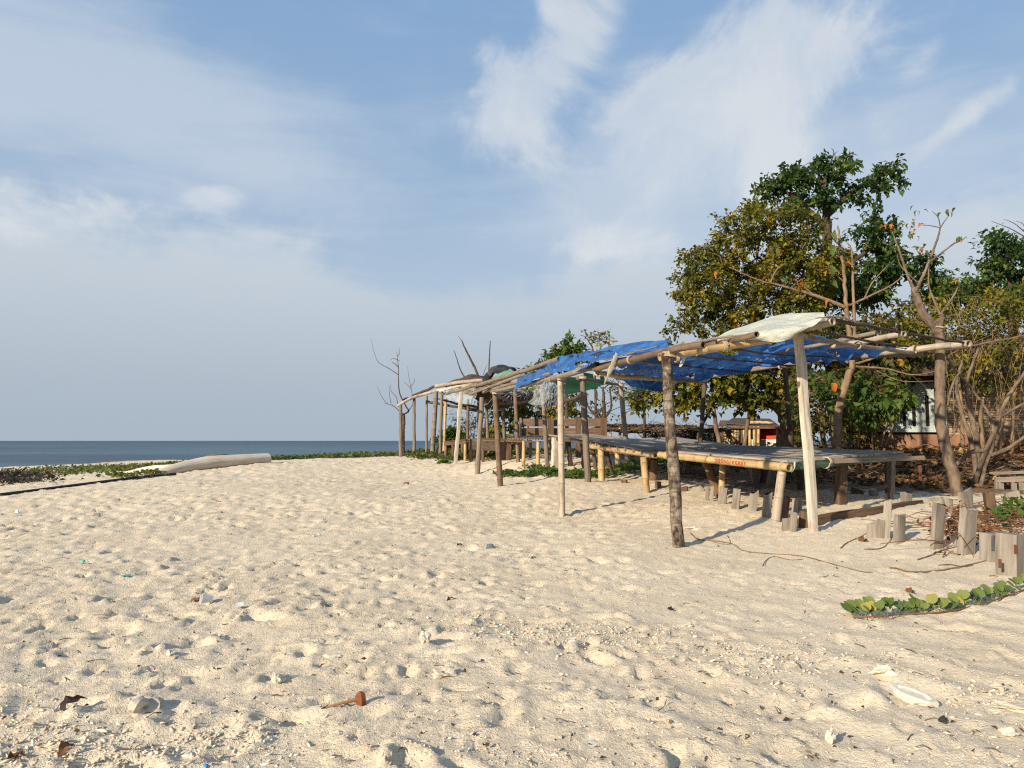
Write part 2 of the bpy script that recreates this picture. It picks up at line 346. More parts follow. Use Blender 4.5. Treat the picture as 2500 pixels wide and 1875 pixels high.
# ------------------------------------------------------------------ mesh builder
class MB:
    def __init__(s): s.v = []; s.q = []; s.t = []; s.p = []; s.n = 0
    def add(s, V, Q=None, T=None, PC=None):
        V = np.asarray(V, float).reshape(-1, 3); s.v.append(V); s.p.append(V if PC is None else np.asarray(PC, float).reshape(-1, 3))
        if Q is not None and len(Q): s.q.append(np.asarray(Q, np.int64)+s.n)
        if T is not None and len(T): s.t.append(np.asarray(T, np.int64)+s.n)
        s.n += len(V); return s
    def sweep(s, path, prof, scales=None, up=None, caps=True, off=0.0):
        path = np.asarray(path, float); n = len(path); k = len(prof); prof = np.asarray(prof, float)
        sc = np.ones(n) if scales is None else np.asarray(scales, float)
        T = np.gradient(path, axis=0); T /= np.linalg.norm(T, axis=1)[:, None]+1e-12
        u = np.array(up if up is not None else ((0, 0, 1) if abs(T[0][2]) < .9 else (0, 1, 0)), float)
        V = np.empty((n, k, 3)); PC = np.empty((n, k, 3)); L = np.concatenate([[0], np.cumsum(np.linalg.norm(np.diff(path, axis=0), axis=1))])+off
        for i in range(n):
            u = u-T[i]*u.dot(T[i]); u /= np.linalg.norm(u)+1e-12; sd = np.cross(T[i], u)
            V[i] = path[i]+(prof[:, :1]*sd+prof[:, 1:2]*u)*sc[i]
            PC[i, :, 0] = L[i]; PC[i, :, 1:] = prof
        i, j = np.meshgrid(np.arange(n-1), np.arange(k), indexing='ij'); a = i*k+j; b = i*k+(j+1) % k
        Q = np.stack([a, b, b+k, a+k], -1).reshape(-1, 4)
        T3 = []
        if caps:
            VV = np.concatenate([V.reshape(-1, 3), path[:1], path[-1:]]); PP = np.concatenate([PC.reshape(-1, 3), [[off, 0, 0]], [[L[-1], 0, 0]]])
            c0, c1 = n*k, n*k+1
            for j in range(k): T3 += [(c0, (j+1) % k, j), (c1, (n-1)*k+j, (n-1)*k+(j+1) % k)]
            return s.add(VV, Q, T3, PP)
        return s.add(V.reshape(-1, 3), Q, None, PC.reshape(-1, 3))
    def tube(s, path, r0, r1=None, n=8, caps=True, up=None, wob=0):
        path = np.asarray(path, float); r1 = r0 if r1 is None else r1
        a = np.arange(n)*2*math.pi/n; sc = np.linspace(r0, r1, len(path))
        if wob: sc = sc*(1+wob*RNG.standard_normal(len(path)))
        # profile in metres for pc: scale profile by r0 then relative scales
        return s.sweep(path, np.stack([np.cos(a), np.sin(a)], 1)*r0, sc/r0, up, caps)
    def box(s, p0, p1, wdt, hgt, up=(0, 0, 1), ch=.12, jit=0, seg=1):
        c = min(wdt, hgt)*ch; a, b = wdt/2, hgt/2
        pr = [(a-c, -b), (a, -b+c), (a, b-c), (a-c, b), (-a+c, b), (-a, b-c), (-a, -b+c), (-a+c, -b)] if ch else [(a, -b), (a, b), (-a, b), (-a, -b)]
        p0, p1 = np.asarray(p0, float), np.asarray(p1, float)
        path = [p0+(p1-p0)*i/seg+(RNG.standard_normal(3)*jit if 0 < i < seg else 0) for i in range(seg+1)]
        return s.sweep(path, pr, None, up)
    def bamboo(s, path, r, hollow=True, n=10, taper=1.0):
        path = np.asarray(path, float); L = np.concatenate([[0], np.cumsum(np.linalg.norm(np.diff(path, axis=0), axis=1))]); tot = L[-1]
        xs = [0.0]; rs = [1.0]; k = NODE
        while k < tot-.03:
            xs += [k-.014, k, k+.014]; rs += [1.0, 1.09, .99]; k += NODE
        xs.append(tot); rs.append(1.0); xs = np.array(xs); rs = np.array(rs)*np.linspace(1, taper, len(rs))
        pp = np.stack([np.interp(xs, L, path[:, i]) for i in range(3)], 1); a = np.arange(n)*2*math.pi/n
        prof = np.stack([np.cos(a), np.sin(a)], 1)*r
        if not hollow: return s.sweep(pp, prof, rs)
        d0 = (pp[1]-pp[0])/np.linalg.norm(pp[1]-pp[0]); d1 = (pp[-1]-pp[-2])/np.linalg.norm(pp[-1]-pp[-2])
        s.sweep(pp, prof, rs, caps=False)
        for e, d, sc in ((pp[0], d0, 1.0), (pp[-1], -d1, rs[-1])):
            s.sweep([e, e+d*.002, e+d*.06], prof, [sc, .78*sc, .74*sc], caps=False)
            s.sweep([e+d*.06, e+d*.062], prof, [.74*sc, .74*sc])
        return s
    def ring(s, c, ax, R, r, turns=2, n=14, pitch=None):
        ax = np.asarray(ax, float); ax /= np.linalg.norm(ax); u = np.cross(ax, (0.3, .2, .9)); u /= np.linalg.norm(u); v = np.cross(ax, u)
        k = n*turns; th = np.arange(k+1)*2*math.pi/n; pt = (pitch or 2*r)
        pts = np.asarray(c)+np.outer(np.cos(th)*R, u)+np.outer(np.sin(th)*R, v)+np.outer(np.linspace(-.5, .5, k+1)*pt*turns, ax)
        return s.tube(pts, r, n=5)
    def leaves(s, c, d, L, Wd, fold=.25, up=None):
        N = len(c); c = np.asarray(c); d = d/(np.linalg.norm(d, axis=1)[:, None]+1e-9)
        u = RNG.standard_normal((N, 3)) if up is None else up+.45*RNG.standard_normal((N, 3))
        sd = np.cross(d, u); sd /= np.linalg.norm(sd, axis=1)[:, None]+1e-9; nn = np.cross(sd, d)
        L = np.broadcast_to(L, N)[:, None]; Wd = np.broadcast_to(Wd, N)[:, None]
        b = c; t = c+d*L-nn*L*.18; m = c+d*L*.5; l = m+sd*Wd*.5+nn*Wd*fold; r = m-sd*Wd*.5+nn*Wd*fold
        V = np.stack([b, r, t, l, m], 1).reshape(-1, 3); o = np.arange(N)[:, None]*5
        T = np.concatenate([o+[0, 1, 4], o+[4, 1, 2], o+[4, 2, 3], o+[0, 4, 3]])
        return s.add(V, None, T)
    def nuggets(s, c, size, elong=1.6, flat=.6):
        N = len(c); base = np.array([(1, 0, 0), (-1, 0, 0), (0, 1, 0), (0, -1, 0), (0, 0, 1), (0, 0, -1)], float)
        sc = np.asarray(size)[:, None, None]*np.stack([.5*(1+(elong-1)*RNG.random(N)*2), np.full(N, .5), .5*(flat+(1-flat)*RNG.random(N))], 1)[:, None, :]
        v = base[None]*sc*(.65+.7*RNG.random((N, 6, 1)))
        a = RNG.random(N)*6.283; ca, sa = np.cos(a)[:, None], np.sin(a)[:, None]; tl = (RNG.random(N)-.5)[:, None]*1.2
        x, y, z = v[..., 0], v[..., 1], v[..., 2]; x, z = x*np.cos(tl)-z*np.sin(tl), x*np.sin(tl)+z*np.cos(tl)
        v = np.stack([x*ca-y*sa, x*sa+y*ca, z], -1)+np.asarray(c)[:, None]
        o = np.arange(N)[:, None]*6; T = np.concatenate([o+list(t) for t in ((0, 2, 4), (2, 1, 4), (1, 3, 4), (3, 0, 4), (2, 0, 5), (1, 2, 5), (3, 1, 5), (0, 3, 5))])
        return s.add(v.reshape(-1, 3), None, T)
    def mesh(s, name, org=(0, 0, 0), smooth=True, ang=42):
        V = np.concatenate(s.v)-np.asarray(org); PC = np.concatenate(s.p); me = bpy.data.meshes.new(name)
        Q = np.concatenate(s.q) if s.q else np.zeros((0, 4), np.int64); T = np.concatenate(s.t) if s.t else np.zeros((0, 3), np.int64)
        me.vertices.add(len(V)); me.vertices.foreach_set('co', V.ravel().astype(np.float32))
        nl = len(Q)*4+len(T)*3; me.loops.add(nl); me.loops.foreach_set('vertex_index', np.concatenate([Q.ravel(), T.ravel()]).astype(np.int32))
        me.polygons.add(len(Q)+len(T)); me.polygons.foreach_set('loop_start', np.concatenate([np.arange(len(Q))*4, len(Q)*4+np.arange(len(T))*3]).astype(np.int32))
        me.polygons.foreach_set('loop_total', np.concatenate([np.full(len(Q), 4), np.full(len(T), 3)]).astype(np.int32))
        a = me.attributes.new('pc', 'FLOAT_VECTOR', 'POINT'); a.data.foreach_set('vector', PC.ravel().astype(np.float32))
        me.update(calc_edges=True); me.validate()
        if smooth:
            me.polygons.foreach_set('use_smooth', np.ones(len(me.polygons), bool))
            if ang: me.set_sharp_from_angle(angle=math.radians(ang))
        return me
ROOT = {}
def tag(o, label=None, cat=None, group=None, kind=None):
    if label: o['label'] = label
    if cat: o['category'] = cat
    if group: o['group'] = group
    if kind: o['kind'] = kind
    return o
def thing(name, label, cat, loc, group=None):
    o = bpy.data.objects.new(name, None); C.objects.link(o); o.location = loc; o.empty_display_size = .2
    ROOT[o.name] = np.asarray(loc, float); return tag(o, label, cat, group)
def root_of(o):
    while o.parent: o = o.parent
    return o
def part(name, mb, m, parent, label=None, smooth=True, ang=42, kind=None):
    org = ROOT[root_of(parent).name]
    o = bpy.data.objects.new(name, mb.mesh(name, org, smooth, ang)); C.objects.link(o); o.parent = parent
    o.data.materials.append(m); return tag(o, label, kind=kind)
def solo(name, mb, m, label=None, cat=None, group=None, kind=None, smooth=True, ang=42, org=None):
    if org is None:
        V = np.concatenate(mb.v); org = (V.min(0)+V.max(0))/2; org[2] = V[:, 2].min()
    if kind == 'structure': org = np.zeros(3)
    o = bpy.data.objects.new(name, mb.mesh(name, org, smooth, ang)); C.objects.link(o); o.location = org
    ROOT[o.name] = np.asarray(org, float); o.data.materials.append(m); return tag(o, label, cat, group, kind)
def bez(pts, n=16):
    pts = np.asarray(pts, float); k = len(pts); out = []
    if k == 2: return pts[0]+(pts[1]-pts[0])*np.linspace(0, 1, n)[:, None]
    ts = np.linspace(0, k-1, n)
    for t in ts:
        i = min(int(t), k-2); f = t-i; p0, p1, p2, p3 = pts[max(i-1, 0)], pts[i], pts[i+1], pts[min(i+2, k-1)]
        out.append(.5*((2*p1)+(p2-p0)*f+(2*p0-5*p1+4*p2-p3)*f*f+(3*p1-p0-3*p2+p3)*f**3))
    return np.array(out)
def PP(lst, d=None): return np.array([P(*(a if len(a) == 3 else (*a, d))) for a in lst])

# ------------------------------------------------------------------ ground
def polar(r0, r1, ratio, amax, da, cy=-4.0):
    rs = [r0]
    while rs[-1] < r1: rs.append(rs[-1]*(1+ratio))
    rs = np.array(rs); th = np.arange(-amax, amax+da, da); R, T = np.meshgrid(rs, th, indexing='ij')
    n, k = R.shape; i, j = np.meshgrid(np.arange(n-1), np.arange(k-1), indexing='ij'); a = i*k+j
    return (R*np.sin(T)).ravel(), (R*np.cos(T)+cy).ravel(), np.stack([a, a+1, a+k+1, a+k], -1).reshape(-1, 4)
def _sand(t):
    co = t.n('ShaderNodeTexCoord').outputs['Object']; x = t.n('ShaderNodeSeparateXYZ'); t.set(x.inputs[0], co)
    g = t.noise(co, 380, 2, .6); m = t.noise(co, 45, 4, .65); b = t.noise(co, .9, 4, .55); b2 = t.noise(co, 6, 5, .6)
    c = t.mix(t.mr(b, .3, .7), (.625, .528, .39), (.695, .60, .458))
    g2 = t.noise(co, 150, 3, .7); c = t.mix(t.mr(g2, .56, .72, 0, .42), c, (.30, .23, .16)); c = t.mix(t.mr(g2, .46, .3, 0, .5), c, (.68, .61, .50)); c = t.mix(t.mr(m, .35, .75, 0, .4), c, (.40, .32, .225)); c = t.mix(t.mr(g, .55, .8, 0, .5), c, (.74, .68, .57)); c = t.mix(t.mr(g, .42, .25, 0, .4), c, (.33, .26, .18))
    vo = t.n('ShaderNodeTexVoronoi'); t.set(vo.inputs['Vector'], co); vo.inputs['Scale'].default_value = 42
    sp = t.m('MULTIPLY', t.mr(vo.outputs['Distance'], .22, .1), t.mr(b2, .45, .62)); c = t.mix(t.m('MULTIPLY', sp, .75), c, (.74, .71, .64))
    # dark litter soil under the trees (right, behind the tables)
    s1 = t.m('ADD', t.m('MULTIPLY', t.m('SUBTRACT', x.outputs[1], 11.7), .9), t.m('MULTIPLY', t.m('SUBTRACT', x.outputs[0], 5.0), .35))
    s1 = t.m('MINIMUM', s1, t.m('SUBTRACT', x.outputs[0], t.m('ADD', 2.2, t.m('MULTIPLY', t.m('SUBTRACT', 22, x.outputs[1]), .16))))
    s1 = t.m('ADD', s1, t.m('MULTIPLY', t.m('SUBTRACT', b2, .5), 2.2))
    c = t.mix(t.mr(s1, -.25, .35, 0, .95), c, t.mix(t.mr(m, .35, .65), (.085, .045, .024), (.24, .15, .085)))
    c = t.mix(t.mr(x.outputs[2], -.8, -.95, 0, .5), c, (.27, .22, .16))
    return prin(t, c, .95, .1, t.m('ADD', t.m('MULTIPLY', g2, .6), t.m('ADD', m, sp)), .8, .014)
SAND = mat('beach_sand', _sand)
gx, gy, gq = polar(4.6, 100, .0042, math.radians(57), math.radians(.155))
gzv = H(gx, gy)
mb = MB().add(np.stack([gx, gy, gzv], 1), gq)
solo('sand_beach', mb, SAND, kind='structure', ang=None)
def _sea(t):
    co = t.n('ShaderNodeTexCoord').outputs['Object']; x = t.n('ShaderNodeSeparateXYZ'); t.set(x.inputs[0], co)
    r = t.m('SQRT', t.m('ADD', t.m('MULTIPLY', x.outputs[0], x.outputs[0]), t.m('MULTIPLY', x.outputs[1], x.outputs[1])))
    n = t.noise(t.vm('MULTIPLY', co, (.12, .3, 1)), 1, 6, .62, .3); n2 = t.noise(t.vm('MULTIPLY', co, (.010, .035, 1)), 1, 4, .55); n3 = t.noise(t.vm('MULTIPLY', co, (.5, .9, 1)), 1, 4, .6)
    c = t.mix(t.mr(r, 60, 900), (.05, .105, .13), (.012, .048, .112)); c = t.mix(t.mr(n2, .42, .62, 0, .7), c, (.006, .022, .058)); c = t.mix(t.mr(n, .52, .68, 0, .6), c, (.08, .125, .155)); n5 = t.noise(t.vm('MULTIPLY', co, (.07, .55, 1)), 1, 5, .7); c = t.mix(t.mr(n5, .5, .66, 0, .65), c, (.004, .016, .04))
    return prin(t, c, .4, .16, t.m('ADD', n, t.m('MULTIPLY', n3, .5)), 1.0, .35)
SEA = mat('sea_water', _sea)
R = [0.0]+list(np.exp(np.linspace(math.log(20), math.log(45000), 60))); th = np.linspace(0, 2*math.pi, 97)[:-1]
V = [(0, 0, 0)]+[(r*math.sin(a), r*math.cos(a), -1.0) for r in R[1:] for a in th]; V[0] = (0, 0, -1.0)
Q = [(1+i*96+j, 1+i*96+(j+1) % 96, 1+(i+1)*96+(j+1) % 96, 1+(i+1)*96+j) for i in range(len(R)-2) for j in range(96)]
solo('sea', MB().add(V, Q, [(0, 1+(j+1) % 96, 1+j) for j in range(96)]), SEA, kind='structure', ang=None)

# ================================================================== near shelter (posts, beams, rafters)
def post(par, name, top, bot, d, wpx, m, kind='round', label=None, db=None, sink=.35, mid=None):
    t = P(*top, d); b = P(*bot, db or d); b = b+(b-t)/np.linalg.norm(b-t)*sink
    r = wpx*d/F/2; pth = [b, t] if mid is None else [b, P(*mid, d), t]; mbx = MB()
    if kind == 'bamboo': mbx.bamboo(bez(pth, 10), r, taper=.92)
    elif kind == 'square': mbx.sweep(bez(pth, 9)+RNG.standard_normal((9, 3))*.006, np.array([(1, -.8), (1.05, 0), (1, .8), (0, .95), (-1, .8), (-1.02, 0), (-1, -.8), (0, -.9)])*r, 1+.05*RNG.standard_normal(9), up=(.4, -1, 0))
    else: mbx.tube(bez(pth, 12)+RNG.standard_normal((12, 3))*r*.07, r*1.05, r*.92, 10, wob=.035)
    return part(name, mbx, m, par, label)
def pole(par, name, pts, r, m, hollow=True, label=None, n=14, taper=.9):
    pth = bez(PP(pts), n); pth[1:-1] += RNG.standard_normal((len(pth)-2, 3))*.006
    return part(name, MB().bamboo(pth, r, hollow, taper=taper), m, par, label)
def stick(par, name, pts, r, m, label=None, n=12, wob=.06):
    pth = bez(PP(pts), n); pth[1:-1] += RNG.standard_normal((len(pth)-2, 3))*r*.25
    return part(name, MB().tube(pth, r, r*.8, 7, wob=wob), m, par, label)
def lash(par, px, py, d, R, ax=(0, 0, 1), turns=3, m=None):
    return part('lashing', MB().ring(P(px, py, d), ax, R, .006, turns), m or ROPE, par)
sh = thing('beach_shelter', 'open bamboo pole shelter carrying torn blue tarpaulin over the plank platforms', 'shelter', hit(1657, 1342))
pA = post(sh, 'post', (1626, 862), (1657, 1340), 7.5, 29, PALM, label='thick mottled palm trunk post with dark ring scars')
post(sh, 'post', (1949, 812), (1984, 1292), 8.1, 19, WPALE, 'square', 'pale bleached peeled wooden post with a long crack', mid=(1966, 1020))
post(sh, 'post', (1368, 926), (1372, 1261), 10.4, 16, BPALE, 'bamboo', 'smooth pale bamboo post')
post(sh, 'post', (1208, 956), (1222, 1193), 15.2, 14, BBROWN, 'bamboo', 'brown bamboo post')
post(sh, 'post', (1422, 916), (1435, 1168), 14.1, 16, WGREY, label='grey knotty trunk post')
post(sh, 'post', (1324, 935), (1337, 1147), 17.4, 11, WGREY)
post(sh, 'post', (1257, 946), (1265, 1127), 20, 10, BBROWN, 'bamboo')
post(sh, 'post', (1515, 935), (1533, 1138), 17.6, 13, BGREY, 'bamboo', 'grey bamboo post with clear joints')
post(sh, 'post', (1721, 925), (1708, 1090), 15, 11, WDARK, mid=(1716, 1000))
post(sh, 'post', (1915, 890), (1932, 1090), 13.2, 13, WDARK)
post(sh, 'post', (1177, 970), (1165, 1162), 19.5, 12, WGREY, label='crooked mottled grey post')
# front beam line
pole(sh, 'beam', [(1718, 842, 7.0), (1628, 857, 7.5), (1500, 889, 8.85), (1400, 908, 10.0)], .036, BBROWN, label='thick brown bamboo beam with open end')
pole(sh, 'beam', [(1460, 890, 9.4), (1368, 920, 10.3), (1300, 935, 12.2), (1200, 957, 15.5)], .04, BGREY)
pole(sh, 'beam', [(1345, 912, 10.8), (1290, 925, 12.5), (1180, 958, 17.5)], .035, WGREY, False)
pole(sh, 'beam', [(1366, 877, 11.0), (1280, 905, 13.2), (1185, 934, 16), (1090, 962, 19)], .042, BGREY, label='long grey pole running up to the tarpaulin')
pole(sh, 'beam', [(1285, 913, 14), (1145, 963, 19)], .035, BGREY)
pole(sh, 'beam', [(1610, 872, 7.55), (1700, 858, 7.65), (1790, 844, 7.8), (1880, 829, 7.95), (1950, 818, 8.05)], .042, BTAN, label='yellow bamboo beam lashed to the palm post')
pole(sh, 'rafter', [(1848, 816, 7.3), (1780, 832, 7.8), (1600, 868, 9.6), (1440, 893, 11.5)], .03, BBROWN)
pole(sh, 'rafter', [(1990, 792, 7.7), (1850, 815, 8.3), (1620, 850, 10), (1500, 868, 11.2)], .016, WGREY, False)
pole(sh, 'rafter', [(2034, 785, 7.7), (1957, 803, 8.1), (1800, 842, 9.3), (1611, 885, 11.2)], .044, BPALE, label='thick pale bamboo rafter with open end pointing right')
pole(sh, 'rafter', [(2208, 815, 9.0), (2100, 834, 9.8), (1950, 860, 11), (1736, 892, 13.2), (1660, 903, 14)], .036, BPALE)
pole(sh, 'rafter', [(2148, 810, 8.6), (2039, 833, 9.2), (1900, 862, 10.4)], .026, BGREY)
pole(sh, 'beam', [(2366, 839, 10.2), (2290, 846, 10.7), (2208, 855, 11.1), (2120, 866, 11.7)], .05, BPALE, label='stout pale bamboo at the rear corner')
pole(sh, 'beam', [(2260, 863, 11.0), (2050, 874, 12.3), (1866, 897, 13.8), (1690, 925, 15.2), (1560, 941, 17)], .05, BGREY)
stick(sh, 'purlin', [(2039, 781, 7.8), (2191, 810, 9.0), (2362, 839, 10.3)], .022, WDARK)
stick(sh, 'purlin', [(1981, 809, 8.0), (2143, 836, 9.1), (2218, 846, 9.7)], .016, WDARK)
pole(sh, 'purlin', [(1955, 821, 8.1), (2095, 846, 9.1), (2230, 861, 10.2)], .028, BGREY, False)
pole(sh, 'purlin', [(1456, 912, 9.5), (1617, 926, 12.2), (1724, 933, 15)], .035, BTAN, False)
pole(sh, 'purlin', [(1410, 923, 14), (1508, 939, 17.5)], .035, BGREY, False)
stick(sh, 'purlin', [(1560, 880, 8.4), (1700, 897, 10.5), (1900, 915, 14)], .014, WDARK)
stick(sh, 'purlin', [(1660, 866, 8.0), (1800, 880, 10), (1960, 895, 13)], .014, WDARK)
stick(sh, 'purlin', [(1780, 850, 8.2), (1900, 866, 10), (2060, 872, 12.3)], .014, WDARK)
stick(sh, 'purlin', [(2090, 789, 8.2), (2050, 774, 7.8), (1990, 778, 7.6)], .012, BPALE)
lash(sh, 1634, 866, 7.5, .07, (.2, 0, 1), 4); lash(sh, 1642, 858, 7.45, .05, (-.3, .9, .1), 4); lash(sh, 1768, 846, 7.75, .05, (.9, .2, .1), 4); lash(sh, 1652, 872, 7.48, .05, (.9, .2, .1), 3)
lash(sh, 1952, 822, 8.08, .08, (0, 0, 1), 3); lash(sh, 1371, 925, 10.35, .055, (.1, 0, 1), 3); lash(sh, 2095, 843, 9.05, .045, (.8, .6, 0), 3); lash(sh, 1906, 893, 13.4, .065, (.6, -.8, 0), 3)
for pts, r_, m_ in (([(1478, 880, 8.75), (1540, 862, 8.5), (1604, 846, 8.2)], .009, WGREY), ([(1285, 930, 12.3), (1350, 909, 11), (1425, 893, 9.8)], .01, WGREY), ([(1620, 852, 8.3), (1700, 834, 8.0), (1790, 818, 7.8)], .011, WGREY), ([(1400, 893, 10.1), (1480, 872, 9.3), (1560, 856, 8.8)], .009, BBROWN), ([(1690, 846, 7.5), (1740, 828, 7.9), (1745, 821, 8.2)], .02, WDARK), ([(1640, 848, 7.6), (1760, 826, 7.7), (1880, 806, 7.7)], .012, WGREY), ([(1230, 952, 14), (1290, 935, 12.4), (1340, 926, 11.2)], .012, BGREY)):
    stick(sh, 'roof_stick', pts, r_, m_)
lash(sh, 1209, 960, 15.1, .06, (.1, 0, 1), 3); lash(sh, 1423, 922, 14, .07, (0, 0, 1), 3); lash(sh, 1516, 940, 17.5, .07, (0, 0, 1), 3); lash(sh, 1700, 857, 7.64, .05, (.9, .2, .1), 2); lash(sh, 1540, 878, 8.4, .045, (-.3, .9, .1), 3)
lash(sh, 2232, 853, 10.9, .06, (.6, -.8, 0), 3); lash(sh, 1460, 909, 9.45, .05, (-.3, .9, 0), 3)

# ================================================================== far shelter
fs = thing('beach_shelter', 'farther small pole shelter with sagging curved beam and plastic scraps on its roof', 'shelter', hit(1055, 1117))
for tp, bt, d, wd, m, k in [((978, 986), (978, 1114), 27, 9, WGREY, 'r'), ((1011, 969), (1011, 1115), 27.2, 8, WGREY, 'r'), ((1042, 966), (1041, 1114), 27.5, 6, WGREY, 'r'), ((1065, 955), (1055, 1117), 26, 12, BGREY, 'bamboo'),
                         ((1079, 957), (1074, 1119), 25.5, 8, WGREY, 'r'), ((1089, 970), (1083, 1115), 27, 7, BTAN, 'bamboo'), ((1127, 950), (1112, 1133), 22.5, 8, WPALE, 'square'), ((1143, 975), (1141, 1118), 25.5, 8, BBROWN, 'bamboo'),
                         ((1186, 975), (1194, 1121), 24, 8, WGREY, 'r'), ((1228, 985), (1232, 1110), 24.5, 9, WGREY, 'r')]:
    post(fs, 'post', tp, bt, d, wd, m, k)
pole(fs, 'beam', [(970, 991, 27), (985, 982, 27), (1010, 969, 27.1), (1042, 961, 27), (1065, 954, 26), (1105, 945, 25.5)], .055, BPALE, False, label='curved pale front beam')
stick(fs, 'beam', [(985, 978, 27.5), (1020, 962, 28), (1060, 945, 27.5), (1110, 932, 27)], .06, WDARK)
pole(fs, 'beam', [(1064, 943, 25.5), (1100, 937, 25), (1150, 931, 24.5), (1188, 927, 24)], .07, BPALE, label='pale bamboo with a dark open end')
pole(fs, 'beam', [(1080, 952, 25), (1140, 940, 24), (1170, 938, 23.5)], .05, BTAN, False)
stick(fs, 'rafter', [(1043, 980, 27.5), (1110, 993, 27), (1175, 1006, 25.5)], .05, WDARK)
for k in range(5): stick(fs, 'rafter', [(1070+k*10, 974+k*3, 27), (1115+k*9, 982+k*4, 26.5), (1180, 995+k*2, 25)], .02, WDARK)
stick(fs, 'rafter', [(1205, 965, 22), (1260, 983, 23), (1310, 975, 24)], .045, BGREY)
stick(fs, 'rafter', [(1220, 985, 23), (1270, 978, 24), (1330, 958, 24)], .045, BGREY)
pole(fs, 'rafter', [(1215, 948, 20), (1270, 962, 21.5), (1345, 985, 24)], .05, BBROWN, False)
stick(fs, 'rafter', [(1430, 963, 18.5), (1392, 975, 20), (1340, 990, 22)], .06, WDARK)
for k in range(16):
    x0 = random.uniform(1060, 1200); y0 = 972-(x0-1060)*.22+random.gauss(0, 6); dd = 25.5-(x0-1060)*.02; ln = random.uniform(40, 130); sl_ = random.uniform(-.34, -.12)
    stick(fs, 'rafter', [(x0, y0, dd), (x0+ln*.5, y0+ln*.5*sl_-2, dd-1), (x0+ln, y0+ln*sl_, dd-2)], random.uniform(.015, .035), random.choice([WGREY, WDARK, BGREY, BBROWN]))
# dark matting lying on far roof
def sheet(rows, nu=24, nv=14, wr=.03, rag=.0, seed=0, holes=0.0, fr=3.0, fx=.3, fy=1.1):
    """smooth patch through a grid of (px,py,d); wrinkles; ragged rim"""
    G3 = np.array([PP(r) for r in rows]); a = np.array([bez(r, nu) for r in G3]); g = np.stack([bez(a[:, j], nv) for j in range(nu)], 1)
    du = np.gradient(g, axis=1); dv = np.gradient(g, axis=0); nn = np.cross(du, dv); nn /= np.linalg.norm(nn, axis=2)[..., None]+1e-9
    X = np.cumsum(np.linalg.norm(du, axis=2), 1)*fr; Y = np.cumsum(np.linalg.norm(dv, axis=2), 0)*fr
    wn = fbm(X*fx+Y*.25+seed, Y*fy+seed*.7+.5*fbm(X*.3, Y*.3, 2, seed), 2, seed+60)
    g = g+nn*(wr*(2.4*wn+.6*np.abs(fbm(X*fx*1.5+3, Y*fy*1.8, 2, seed+66))))[..., None]
    i, j = np.meshgrid(np.arange(nv-1), np.arange(nu-1), indexing='ij'); q = np.stack([i*nu+j, i*nu+j+1, (i+1)*nu+j+1, (i+1)*nu+j], -1).reshape(-1, 4)
    ii, jj = i.ravel(), j.ravel(); e = np.minimum(np.minimum(ii, nv-2-ii)/nv, np.minimum(jj, nu-2-jj)/nu)
    nz = vnoise(X[ii, jj]*1.1+seed, Y[ii, jj]*1.6, seed+5)+.5
    keep = ~(nz*rag > e+.02)
    if holes: keep &= (fbm(X[ii, jj]*.6+3+seed, Y[ii, jj]*1.6, 2, seed+9)+.5) > holes
    return MB().add(g.reshape(-1, 3), q[keep])
solo('roof_matting', sheet([[(1085, 938, 27), (1130, 926, 26.5), (1150, 917, 26), (1200, 925, 26)], [(1090, 948, 25.5), (1130, 938, 25), (1165, 930, 24.5), (1210, 935, 24)], [(1180, 985, 27), (1215, 990, 26), (1260, 985, 25), (1300, 985, 25)]], 26, 16, .1, .12, 3), WDARK, 'crumpled dark brown matting on the far shelter roof', 'roof matting')
solo('roof_matting', sheet([[(1205, 962, 22), (1260, 960, 23), (1300, 962, 23.5), (1345, 958, 24)], [(1180, 985, 23), (1230, 982, 23.5), (1290, 980, 24), (1340, 980, 24.5)], [(1180, 1000, 24), (1230, 998, 24.5), (1270, 992, 25), (1330, 987, 25)]], 22, 12, .05, .05, 13), WBROWN, 'dark brown matting hanging under the rear of the far shelter', 'roof matting')
solo('black_sheet', sheet([[(1175, 928, 23.5), (1190, 912, 23), (1215, 899, 23), (1250, 899, 23), (1270, 906, 22.8)], [(1172, 932, 22.8), (1195, 925, 22.3), (1205, 910, 22), (1230, 903, 22), (1272, 908, 22)]], 30, 10, .12, .1, 4, .3), TBLACK, 'torn black plastic sheet flapping above the far shelter', 'plastic sheet')
solo('green_net', sheet([[(1205, 920, 22), (1225, 907, 22), (1260, 905, 21.5), (1275, 912, 21)], [(1200, 928, 20.5), (1225, 922, 20), (1250, 918, 19.5), (1275, 918, 19)]], 18, 8, .05, .15, 5), cloth('pale_green_net', (.12, .33, .17), (.22, .45, .26)), 'pale green shade net bunched beside the black sheet', 'shade net')
solo('green_net', sheet([[(1330, 918, 15), (1380, 915, 15), (1430, 918, 15), (1475, 921, 15.5)], [(1350, 945, 16), (1390, 950, 16), (1430, 947, 16), (1480, 932, 16.5)], [(1365, 965, 17.5), (1400, 962, 17.5), (1440, 950, 17.5), (1490, 938, 17.5)]], 20, 12, .05, .06, 6), TGREEN, 'dark green shade net slung under the roof behind the posts', 'shade net')
solo('white_sheet', sheet([[(1066, 950, 25), (1085, 945, 24.8), (1103, 938, 24.6)], [(1068, 956, 24.8), (1085, 953, 24.6), (1100, 950, 24.4)]], 10, 6, .05, .1, 7), TWHITE, 'small cream sheet scrap on the far shelter beam', 'plastic sheet')
